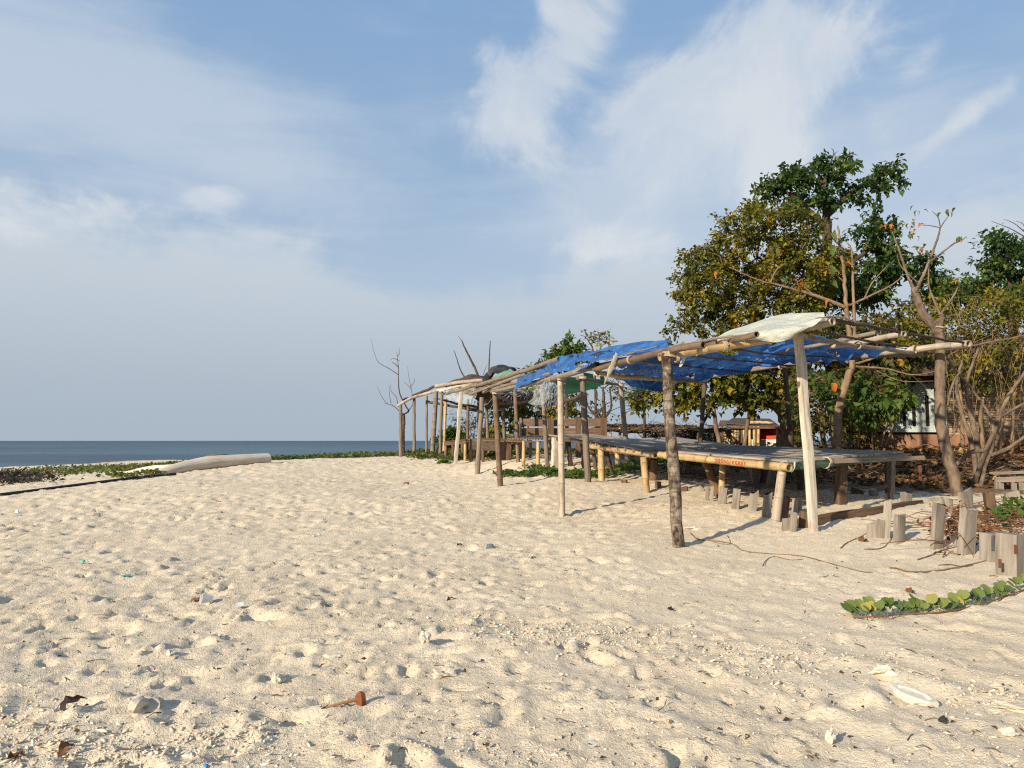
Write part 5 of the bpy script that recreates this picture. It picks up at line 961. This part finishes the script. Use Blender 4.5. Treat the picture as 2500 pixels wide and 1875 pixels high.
# ================================================================== creepers, litter (stuff)
def vine_patch(nm, lab, pxy, n, L=.07, sd=(14, 3), lm=L_VINE, lift=.05, cat='creeper', flat=.6):
    pts = []
    for (x, y, w_, h_, q) in pxy:
        k = max(1, int(n*q)); a, b = hits(x+RNG.standard_normal(k)*w_, y+RNG.standard_normal(k)*h_); pts.append(np.stack([a, b, gz(a, b)+lift*RNG.random(k)+.02], 1))
    c = np.concatenate(pts); N = len(c); d = RNG.standard_normal((N, 3)); d[:, 2] = np.abs(d[:, 2])*flat+.1
    return solo(nm, MB().leaves(c, d, L*(.6+.8*RNG.random(N)), L*(.6+.8*RNG.random(N)), .2, np.tile([0, -.3, 1.0], (N, 1))), lm, lab, cat, kind='stuff', smooth=False)
def vine_box(nm, lab, boxes, n, L, lift=.1, lm=L_VINE, cat='creeper'):
    pts = []
    for (x0, x1, y0, y1, q) in boxes:
        k = int(n*q); x = x0+(x1-x0)*RNG.random(k); y = y0+(y1-y0)*RNG.random(k); z = gz(x, y); keep = fbm(x*.7, y*.7, 2, 91) > -.12; pts.append(np.stack([x, y, z+lift*RNG.random(k)**1.5+.02], 1)[keep])
    c = np.concatenate(pts); N = len(c); d = RNG.standard_normal((N, 3)); d[:, 2] = np.abs(d[:, 2])
    return solo(nm, MB().leaves(c, d, L*(.6+.8*RNG.random(N)), L*(.55+.6*RNG.random(N)), .2, np.tile([0, -.3, 1.0], (N, 1))), lm, lab, cat, kind='stuff', smooth=False)
vine_box('beach_creeper', 'green creeper mat along the crest of the beach', [(-9.5, -1.5, 28.2, 33, 1.0), (-6, 1, 27.5, 29.5, .45), (-14, -8, 26, 31, .5), (-24, -12, 24, 38, .9)], 3800, .13, .16)
vine_box('beach_creeper', 'creeper patches growing beneath the far shelter and benches', [(-3.6, 3, 24.5, 27.5, 1.0), (-2.4, 0, 23.4, 24.5, .2)], 1800, .12, .15)
vine_patch('beach_creeper', 'creeper runners on the sand among the shelter posts', [(1235, 1163, 12, 3, .5), (1290, 1163, 14, 2, .5), (1345, 1162, 16, 2, .5), (1405, 1156, 22, 5, 1), (1470, 1146, 40, 5, 1.2), (1540, 1142, 40, 6, 1), (1310, 1138, 15, 3, .3), (1170, 1120, 30, 3, .6), (1085, 1119, 20, 2, .4)], 220, .10, lm=L_GREEN)
vine_patch('beach_creeper', 'creeper greenery under the rear of the plank platforms', [(1640, 1130, 50, 9, 1), (1720, 1128, 40, 8, 1), (1780, 1128, 40, 8, .7), (1880, 1128, 30, 8, .6)], 260, .13, lm=L_GREEN, lift=.15)
vine_patch('beach_creeper', 'creeper strip by the log and hose at left', [(310, 1143, 60, 4, 1), (240, 1147, 60, 3, .8), (390, 1137, 30, 3, .6), (300, 1167, 30, 1.5, .25), (370, 1160, 20, 1.2, .2)], 420, .11, lift=.07)
def leafstuff(nm, lab, px, py, L, lm, cat, lift=.02, flat=.35):
    a, b = hits(px, py); N = len(a); z = H(a, b); d = RNG.standard_normal((N, 3)); d[:, 2] *= flat
    return solo(nm, MB().leaves(np.stack([a, b, z+lift*RNG.random(N)], 1), d, L*(.5+RNG.random(N)), L*(.3+.5*RNG.random(N)), .2, np.tile([0, 0, 1.0], (N, 1))), lm, lab, cat, kind='stuff', smooth=False)
n = 2600; leafstuff('washed_up_seaweed', 'dark heap of washed-up seaweed at the left edge', np.abs(RNG.standard_normal(n))*60-20, 1172+RNG.standard_normal(n)*6, .13, leafmat('seaweed', [(0, (.012, .01, .009)), (.85, (.045, .03, .024)), (1, (.2, .16, .13))], .05), 'seaweed', .22, .7)
lx = RNG.uniform(4.5, 16, 9000); ly = RNG.uniform(11.5, 19, 9000); kp = (ly-11.8)*.9+(lx-5)*.35+fbm(lx*.8, ly*.8, 2, 5)*1.5 > .3; lx, ly = lx[kp], ly[kp]; N = len(lx); d = RNG.standard_normal((N, 3)); d[:, 2] *= .35
solo('leaf_litter', MB().leaves(np.stack([lx, ly, H(lx, ly)+.05*RNG.random(N)], 1), d, .13*(.5+RNG.random(N)), .08*(.5+RNG.random(N)), .2, np.tile([0, 0, 1.0], (N, 1))), L_DRY, 'brown fallen leaves covering the bank under the trees', 'leaf litter', kind='stuff', smooth=False)
sx_ = MB()
for k in range(120):
    x, y = random.uniform(4.8, 12), random.uniform(12.5, 17); 
    if (y-11.8)*.9+(x-5)*.35 < .4: continue
    a = np.array([x, y, G(x, y)+.03]); e = a+np.array([random.gauss(0, .35), random.gauss(0, .25), random.gauss(.05, .08)]); sx_.tube([a, (a+e)/2+RNG.standard_normal(3)*.04, e], .012, .006, 5, False)
solo('fallen_twigs', sx_, BARK, 'fallen twigs strewn over the leaf litter bank', 'twigs', kind='stuff', ang=None)
leafstuff('dry_debris', 'small brown leaf crumbs scattered over the open sand', RNG.uniform(0, 2500, 380), 1200+(RNG.random(380)**.8)*670, .024, leafmat('leaf_crumbs', [(0, (.03, .018, .012)), (.7, (.10, .055, .03)), (1, (.25, .16, .08))], .05, .9), 'debris', .012)
# coral rubble
def rub(px, py, smin, smax): 
    a, b = hits(px, py); s_ = smin+(smax-smin)*RNG.random(len(a))**3; return np.stack([a, b, H(a, b)+s_*.12], 1), s_
cs, ss = [], []
for (x, y, w_, h_, n, s0, s1) in [(1300, 1545, 130, 22, 825, .003, .019), (1160, 1520, 60, 18, 262, .003, .016), (1480, 1570, 110, 22, 600, .003, .017), (1880, 1620, 90, 32, 600, .003, .019), (1770, 1590, 50, 20, 187, .003, .019), (2400, 1700, 80, 24, 300, .003, .019), (2120, 1600, 90, 12, 150, .003, .016),
                                  (180, 1835, 190, 35, 1125, .003, .019), (560, 1815, 110, 28, 412, .003, .017), (60, 1740, 90, 25, 187, .003, .016), (620, 1420, 120, 35, 375, .003, .012), (1350, 1420, 150, 30, 262, .003, .014), (700, 1300, 120, 20, 120, .005, .025), (1200, 1850, 120, 15, 150, .003, .012), (950, 1530, 140, 45, 262, .003, .011)]:
    c, s_ = rub(x+RNG.standard_normal(n)*w_, y+RNG.standard_normal(n)*h_, s0, s1); cs.append(c); ss.append(s_)
n = 4200; c, s_ = rub(RNG.uniform(-100, 2600, n), 1200+RNG.random(n)**.6*690,   .0025, .012); cs.append(c); ss.append(s_)
def _cor(t):
    r = t.n('ShaderNodeNewGeometry').outputs['Random Per Island']; return prin(t, t.ramp(r, [(0, (.30, .24, .17)), (.2, (.48, .40, .30)), (.7, (.60, .52, .41)), (1, (.68, .62, .53))]), .9, .15)
solo('coral_rubble', MB().nuggets(np.concatenate(cs), np.concatenate(ss), 2.6, .5), mat('coral_rubble', _cor), 'broken bits of white coral and shell on the sand', 'coral rubble', kind='stuff', smooth=False)
tw = MB()
for k in range(100):
    q = hit(random.uniform(0, 2500), 1230+random.random()**.8*630, True); ln = random.uniform(.02, .09)*(.6+.12*q[1]); an_ = random.uniform(0, 6.28); e = q+np.array([math.cos(an_)*ln, math.sin(an_)*ln, random.gauss(.004, .006)]); tw.tube([q+[0, 0, .004], (q+e)/2+RNG.standard_normal(3)*ln*.06+[0, 0, .005], e], .0028, .0014, 4, False)
solo('dry_twigs', tw, BARK, 'thin dry twig pieces scattered over the sand', 'twigs', kind='stuff', ang=None)

# ================================================================== countable litter
def rock(nm, px, py, sz, m, lab, cat, fl=.7, el=1.3, seed=0, rough=.25, sub=3):
    import bmesh
    q = hit(px, py, True); bm2 = bmesh.new(); bmesh.ops.create_icosphere(bm2, subdivisions=sub, radius=1); r = np.random.default_rng(seed+int(px)); ph = r.random(9)*9; an_ = r.random()*6.28
    for v in bm2.verts:
        c = v.co; k = 1+rough*(math.sin(c.x*3+ph[0])*math.sin(c.y*4+ph[1])+.7*math.sin(c.z*5+ph[2]+c.x*4)+.5*math.sin(c.x*9+ph[3])*math.sin(c.y*10+ph[4])*math.sin(c.z*9+ph[5]))
        x, y, z = c.x*k*sz*el/2, c.y*k*sz/2, c.z*k*sz*fl/2; v.co = (x*math.cos(an_)-y*math.sin(an_), x*math.sin(an_)+y*math.cos(an_), z)
    me = bpy.data.meshes.new(nm); bm2.to_mesh(me); bm2.free(); o = bpy.data.objects.new(nm, me); C.objects.link(o); o.location = q+np.array([0, 0, sz*fl*.3]); me.materials.append(m); return tag(o, lab, cat)
rock('coral_piece', 1085, 1650, .085, CORAL, 'flat knobbly coral slab left of centre in the foreground', 'coral', .5, 1.4, 1, .3, 3)
rock('coral_piece', 1036, 1567, .055, CORALW, 'upright white coral lump beside brown scraps', 'coral', 1.1, .9, 2, .3)
rock('coral_piece', 2155, 1645, .065, CORALW, 'clustered white coral knob above the white foam slab', 'coral', .7, 1.4, 3, .5, 3)
rock('coral_piece', 350, 1737, .085, plain('grey_coral', (.42, .38, .32), .95), 'hollow grey coral fragment at lower left', 'coral', .8, 1.2, 4, .5, 3)
rock('coral_piece', 680, 1665, .06, CORALW, 'small honeycombed coral piece left of the rusty bolt', 'coral', .8, .8, 5, .4)
rock('coral_piece', 2465, 1797, .05, CORALW, 'white coral pebble at the right edge', 'coral', .7, 1.2, 6)
rock('coral_piece', 2440, 1682, .045, CORAL, 'cream coral pebble right of the foam slab', 'coral', .6, 1.4, 7)
rock('coral_piece', 2028, 1812, .045, CORALW, 'upright white shell chip in the ripples at lower right', 'coral', 1.3, .7, 8)
rock('coral_piece', 812, 1603, .065, CORALW, 'half-buried pale shell rim above the rusty bolt', 'shell', .25, 1.4, 9, .15)
rock('coral_piece', 1694, 1292, .1, CORALW, 'white coral crumbs just right of the palm post', 'coral', .4, 1.6, 10, .5)
rock('coral_piece', 2470, 1730, .08, CORAL, 'low coral rubble lump at the right, below the cream pebble', 'coral', .35, 1.8, 11, .35)
rock('coral_piece', 413, 1600, .03, CORALW, 'small pointed white shell left of the coral fragments', 'shell', 1.2, .7, 12)
rock('dark_pebble', 2302, 1763, .03, plain('charcoal', (.03, .028, .025), .9), 'black charcoal lump right of the foam slab', 'charcoal', 1, 1, 13)
# bolt-like brown stalk with blocky head
q = hit(878, 1730, True); st = thing('rusty_bolt', 'rusty brown bolt with blocky head lying in the foreground', 'bolt', q)
a, b = hit(796, 1730, True)+[0, 0, .004], hit(870, 1722, True)+[0, 0, .022]
part('shank', MB().tube(bez([a, (a+b)/2+[0, 0, .002], b], 6), .004, .008, 8), plain('rust_light', (.33, .17, .075), .95), st)
hd = MB().sweep([b+(b-a)*.0+[-.002, 0, 0], b+(b-a)*.12, b+(b-a)*.27], np.array([(.8, -1), (1, -.2), (.75, .95), (-.2, 1.15), (-.95, .8), (-.9, -.7), (-.1, -1.1)])*.026, [.55, 1, .8]); part('head', hd, plain('rust_dark', (.22, .075, .03), .95), st)
# white foam slab
q = hit(2230, 1710, True); n_ = 14; fl_ = []
for k in range(n_):
    a = 2*math.pi*k/n_; fl_.append((math.cos(a)*.078*(1+.12*math.cos(2*a)), math.sin(a)*.036))
ca, sa = math.cos(-.75), math.sin(-.75); fp = np.array([(x*ca-y*sa, x*sa+y*ca) for x, y in fl_])
V = np.concatenate([np.c_[fp*.96, np.full(n_, -.01)], np.c_[fp, np.full(n_, .012)], np.c_[fp*.95, np.full(n_, .018)], np.c_[fp*.72, np.full(n_, .018)], np.c_[fp*.68, np.full(n_, .010)], [[0, 0, .009]]])
Qf = [(r_*n_+k, r_*n_+(k+1) % n_, (r_+1)*n_+(k+1) % n_, (r_+1)*n_+k) for r_ in range(4) for k in range(n_)]
solo('foam_slab', MB().add((V*[1.05, 1.25, 1.3])@np.array(Matrix.Rotation(-.22, 3, 'X'))+q+[0, 0, .012], Qf, [(4*n_+k, 4*n_+(k+1) % n_, 5*n_) for k in range(n_)]), plain('white_foam', (.46, .45, .41), .8, .2, .18, 40), 'oval white foam float with raised rim at lower right', 'float')
# clear bag in the foreground
q = [hit(x, y, True) for x, y in ((1365, 1800), (1440, 1850), (1478, 1812), (1400, 1792))]
g = [[(1368, 1792, q[0][1]+.05), (1400, 1790, q[0][1]+.06), (1440, 1797, q[0][1]+.07), (1482, 1810, q[0][1]+.03)], [(1360, 1808, q[0][1]-.02), (1405, 1800, q[0][1]-.03), (1440, 1812, q[0][1]-.04), (1478, 1815, q[0][1]-.04)], [(1372, 1820, q[0][1]-.05), (1405, 1822, q[0][1]-.06), (1430, 1850, q[0][1]-.12), (1462, 1830, q[0][1]-.08)]]
solo('plastic_bag', sheet(g, 20, 14, .012, .02, 40, fr=25), filmy('bag_film', (.60, .58, .52), .62), 'crumpled clear plastic bag in the centre foreground', 'plastic bag')
def cup(px, py, r_, h_, m, lab, cat, nm, tilt):
    q = hit(px, py, True); pr = [(r_*.7, 0), (r_, h_), (r_*.92, h_), (r_*.6, .01)]; V = []; k = 12
    for rr_, zz in pr: V += [(rr_*math.cos(2*math.pi*j/k), rr_*math.sin(2*math.pi*j/k), zz) for j in range(k)]
    V.append((0, 0, .01)); Qc = [(i*k+j, i*k+(j+1) % k, (i+1)*k+(j+1) % k, (i+1)*k+j) for i in range(3) for j in range(k)]
    o = solo(nm, MB().add(V, Qc, [(3*k+j, 3*k+(j+1) % k, 4*k) for j in range(k)]), m, lab, cat, org=(0, 0, 0)); o.location = q+np.array([0, 0, r_*.6]); o.rotation_euler = tilt; return o
WPL = plain('white_plastic', (.58, .59, .60), .5, .4, .06)
cup(518, 1470, .03, .075, WPL, 'white plastic cup lying on its side at left', 'cup', 'plastic_cup', (1.35, 0, -.9))
cup(585, 1486, .028, .012, WPL, 'small round bottle cap ring right of the cup', 'bottle cap', 'bottle_cap', (.3, .1, 0))
def scrap(nm, px, py, w_, h_, m, lab, cat, d_=0):
    p = hit(px, py, True); rows = [[(px-w_, py-h_, p[1]+.05), (px, py-h_*1.3, p[1]+.04), (px+w_, py-h_, p[1]+.05)], [(px-w_, py, p[1]), (px, py-h_*.6, p[1]), (px+w_, py, p[1])], [(px-w_*.8, py+h_*.5, p[1]-.03), (px, py+h_*.3, p[1]-.03), (px+w_*.7, py+h_*.6, p[1]-.03)]]
    return solo(nm, sheet(rows, 8, 8, .01, .05, int(px), fr=20), m, lab, cat)
scrap('blue_plastic_piece', 505, 1866, 10, 9, cloth('bright_blue_plastic', (.03, .22, .55), (.06, .33, .7)), 'bright blue plastic piece at the bottom edge', 'plastic scrap')
scrap('teal_scrap', 305, 1407, 14, 3, cloth('teal_plastic', (.05, .3, .33), (.1, .4, .42)), 'teal plastic strip half buried at left', 'plastic scrap')
scrap('green_scrap', 202, 1373, 5, 4, cloth('mint_plastic', (.15, .5, .33), (.2, .6, .4)), 'mint green plastic scrap at left', 'plastic scrap')
scrap('foil_wrapper', 1197, 1337, 11, 8, plain('dark_foil', (.12, .15, .15), .3, .6), 'crumpled dark foil wrapper in the middle of the beach', 'wrapper')
scrap('paper_scrap', 800, 1474, 9, 4, WPL, 'small printed white paper scrap right of the cup', 'paper')
scrap('white_wrapper', 42, 1252, 5, 6, WPL, 'white and blue wrapper near the hose', 'wrapper')
scrap('white_tissue', 2318, 1265, 8, 7, WPL, 'white paper scrap between the tall stakes', 'paper')
def dryleaf(px, py, sc, lab, dark=False, rz=0, rx=-.2):
    me = bigleaf_mesh('dry_leaf', .1, .05); me.materials.append(plain('dead_leaf_dark' if dark else 'dead_leaf', (.035, .02, .015) if dark else (.19, .085, .035), .8))
    q = hit(px, py, True); o = bpy.data.objects.new('dry_leaf', me); C.objects.link(o); o.location = q+np.array([0, 0, .012]); o.rotation_euler = (rx, .3, rz); o.scale = (sc,)*3; return tag(o, lab, 'leaf')
dryleaf(148, 1742, .9, 'dark brown curled leaf standing at lower left', True, -.6, .7); dryleaf(465, 1470, 1.0, 'brown leaf left of the white cup', False, -1.6); dryleaf(1130, 1333, 1.0, 'brown leaf left of the foil wrapper', False, 1.5); dryleaf(2095, 1322, 1.7, 'large torn brown leaf before the first right-hand stake', False, -1.3)
dryleaf(2210, 1447, 1.1, 'flat brown leaf above the green creeper', False, -1.5); dryleaf(2310, 1362, 1.1, 'curled red-brown leaf below the tall lone stake', False, .6, .5); dryleaf(985, 1182, 2.0, 'long brown leaf on open sand left of the posts', False, -1.5); dryleaf(1110, 1466, .8, 'brown leaf scrap in the centre of the sand', False, 1.2)
dryleaf(58, 1855, .8, 'reddish leaf sliver in the rubble at lower left', False, 1.3); dryleaf(145, 1852, .8, 'upright reddish leaf sliver in the rubble', False, .1, .4); dryleaf(1310, 1365, .8, 'tan stick-like leaf right of the foil wrapper', False, 1.5); dryleaf(1630, 1492, .7, 'dark leaf curl on smooth sand in the centre right', True, -1.2)
# roots / runners on the sand
def runner(lab, pxy, r=.006, m=BARKT, nm='dry_runner'):
    pts = [hit(x, y, True)+[0, 0, r*1.2] for x, y in pxy]; return solo(nm, MB().tube(bez(pts, 5*len(pts)), r, r*.6, 5, wob=.1), m, lab, 'runner')
runner('long dry root winding right from the palm post', [(1685, 1302), (1705, 1318), (1750, 1322), (1790, 1330), (1812, 1345), (1860, 1352), (1950, 1358), (2020, 1375), (2095, 1395), (2130, 1399)])
runner('short forked dry root below the palm post root', [(1862, 1382), (1875, 1365), (1895, 1360), (1930, 1368), (1960, 1366)], .004)
runner('dry root looping from the palm post foot', [(1775, 1308), (1782, 1322), (1778, 1330), (1740, 1324)], .004)
runner('brown runner snaking along the sand under the right stakes', [(2172, 1388), (2190, 1390), (2220, 1398), (2270, 1397), (2320, 1390), (2370, 1380), (2430, 1365)], .007)
runner('brown runner reaching left from the widest stake', [(2240, 1368), (2265, 1360), (2300, 1345), (2340, 1335), (2380, 1325)], .006)
runner('brown runner with dark tip below the widest stake', [(2292, 1382), (2320, 1380), (2350, 1385), (2375, 1382)], .006)
runner('thin runner from the first right-hand stake', [(2052, 1340), (2070, 1325), (2100, 1312), (2120, 1300)], .005)
runner('thin runner below the right-hand stakes', [(2110, 1342), (2150, 1340), (2170, 1325), (2178, 1310)], .005)
dvn = MB()
for k in range(170):
    a = hit(random.uniform(2300, 2520), random.gauss(1285, 28)); e = a+np.array([random.gauss(0, .3), random.gauss(0, .2), random.uniform(-.02, .12)]); dvn.tube(bez([a+[0, 0, random.random()*.08], (a+e)/2+RNG.standard_normal(3)*.06+[0, 0, .03], e], 6), .006, .003, 4, False)
solo('dead_vines', dvn, mat('dead_vine', lambda t: prin(t, t.mix(orand(t), (.16, .07, .03), (.2, .09, .04)), .9)), 'tangle of reddish dead vines behind the right stakes', 'vines', kind='stuff', ang=None)
vine_patch('beach_creeper', 'green creeper leaves among the dead vines at the right edge', [(2480, 1255, 18, 10, 1), (2460, 1275, 15, 10, .5)], 45, .10, lm=L_BRIGHT, lift=.15)
a_, b_ = 2395+RNG.standard_normal(260)*60, 1280+RNG.standard_normal(260)*18; leafstuff('dead_vine_leaves', 'dry brown leaves caught in the dead vines', a_, b_, .07, L_DRY, 'leaf litter', .1, .8)

# green creeper runner with round leaves, right foreground
vn = thing('creeper_runner', 'bright green round-leaved creeper runner on the sand at lower right', 'creeper', hit(2290, 1500))
sp = bez([hit(x, y, True)+[0, 0, .012] for x, y in ((2083, 1512), (2150, 1509), (2215, 1503), (2290, 1500), (2350, 1490), (2400, 1478), (2450, 1462), (2500, 1444), (2570, 1420))], 60)
part('stem', MB().tube(sp, .0055, .005, 6, wob=.1), plain('red_stem', (.20, .085, .04), .7), vn)
def round_leaf(sd):
    n = 11; V = [(0, 0, 0)]; r = random.Random(sd)
    for k in range(n):
        a = -math.pi/2+.35+(2*math.pi-.7)*k/(n-1); x, y = math.cos(a)*.5, math.sin(a)*.5+.45
        if abs(k-(n-1)/2) < .6: y -= .09
        V.append((x, y, .35*abs(x)+r.uniform(-.02, .02)))
    V.append((0, .5, .02)); return MB().add(V, None, [(n+1, k+1, k+2) for k in range(n-1)]+[(n+1, 0, 1), (n+1, n, 0)]).mesh('leaf')
L_CREEP = mat('creeper_leaf', lambda t: (lambda c: prin(t, c, .4, .4))(t.mix(t.mr(orand(t), .9, .97), t.mix(orand(t), (.065, .105, .02), (.15, .18, .04)), (.30, .24, .06))))
rl = [round_leaf(k) for k in range(4)]
for m_ in rl: m_.materials.append(L_CREEP)
org = ROOT[vn.name]; stk = MB()
for k in range(84):
    f = (k+random.random()*.4)/84; q = sp[min(int(f*.97*59), 59)]+RNG.standard_normal(3)*[.012, .004, 0]; q[2] = max(q[2], float(H(q[0], q[1]+.03)[0])+.01); ln = random.uniform(.008, .045); tip = q+np.array([random.gauss(0, .03), random.uniform(.0, .07), ln]); stk.tube([q, (q+tip)/2+[0, .01, 0], tip], .002, .002, 4, False)
    o = bpy.data.objects.new('leaf', rl[k % 4]); C.objects.link(o); o.parent = vn; s_ = random.uniform(.055, .085)
    o.matrix_local = Matrix.Translation(Vector(tip-org)) @ Matrix.Rotation(random.gauss(.15, .5), 4, 'Z') @ Matrix.Rotation(random.uniform(.2, 1.1), 4, 'X') @ Matrix.Rotation(random.gauss(0, .35), 4, 'Y') @ Matrix.Scale(s_, 4)
part('leaf_stalks', stk, plain('green_stalk', (.16, .20, .06), .7), vn, kind='stuff', ang=None)
# lone sprig near the far posts
spg = thing('leafy_sprig', 'single large-leaved green sprig on the sand before the far posts', 'plant', hit(1095, 1136))
for k in range(9):
    o = bigleaf(spg, 1092+random.gauss(0, 6), 1130+random.gauss(0, 4), 23, random.uniform(.9, 1.3), 'g', random.uniform(-.6, .6))
stick(spg, 'stem', [(1094, 1138, 23), (1093, 1128, 23)], .015, BARKT)
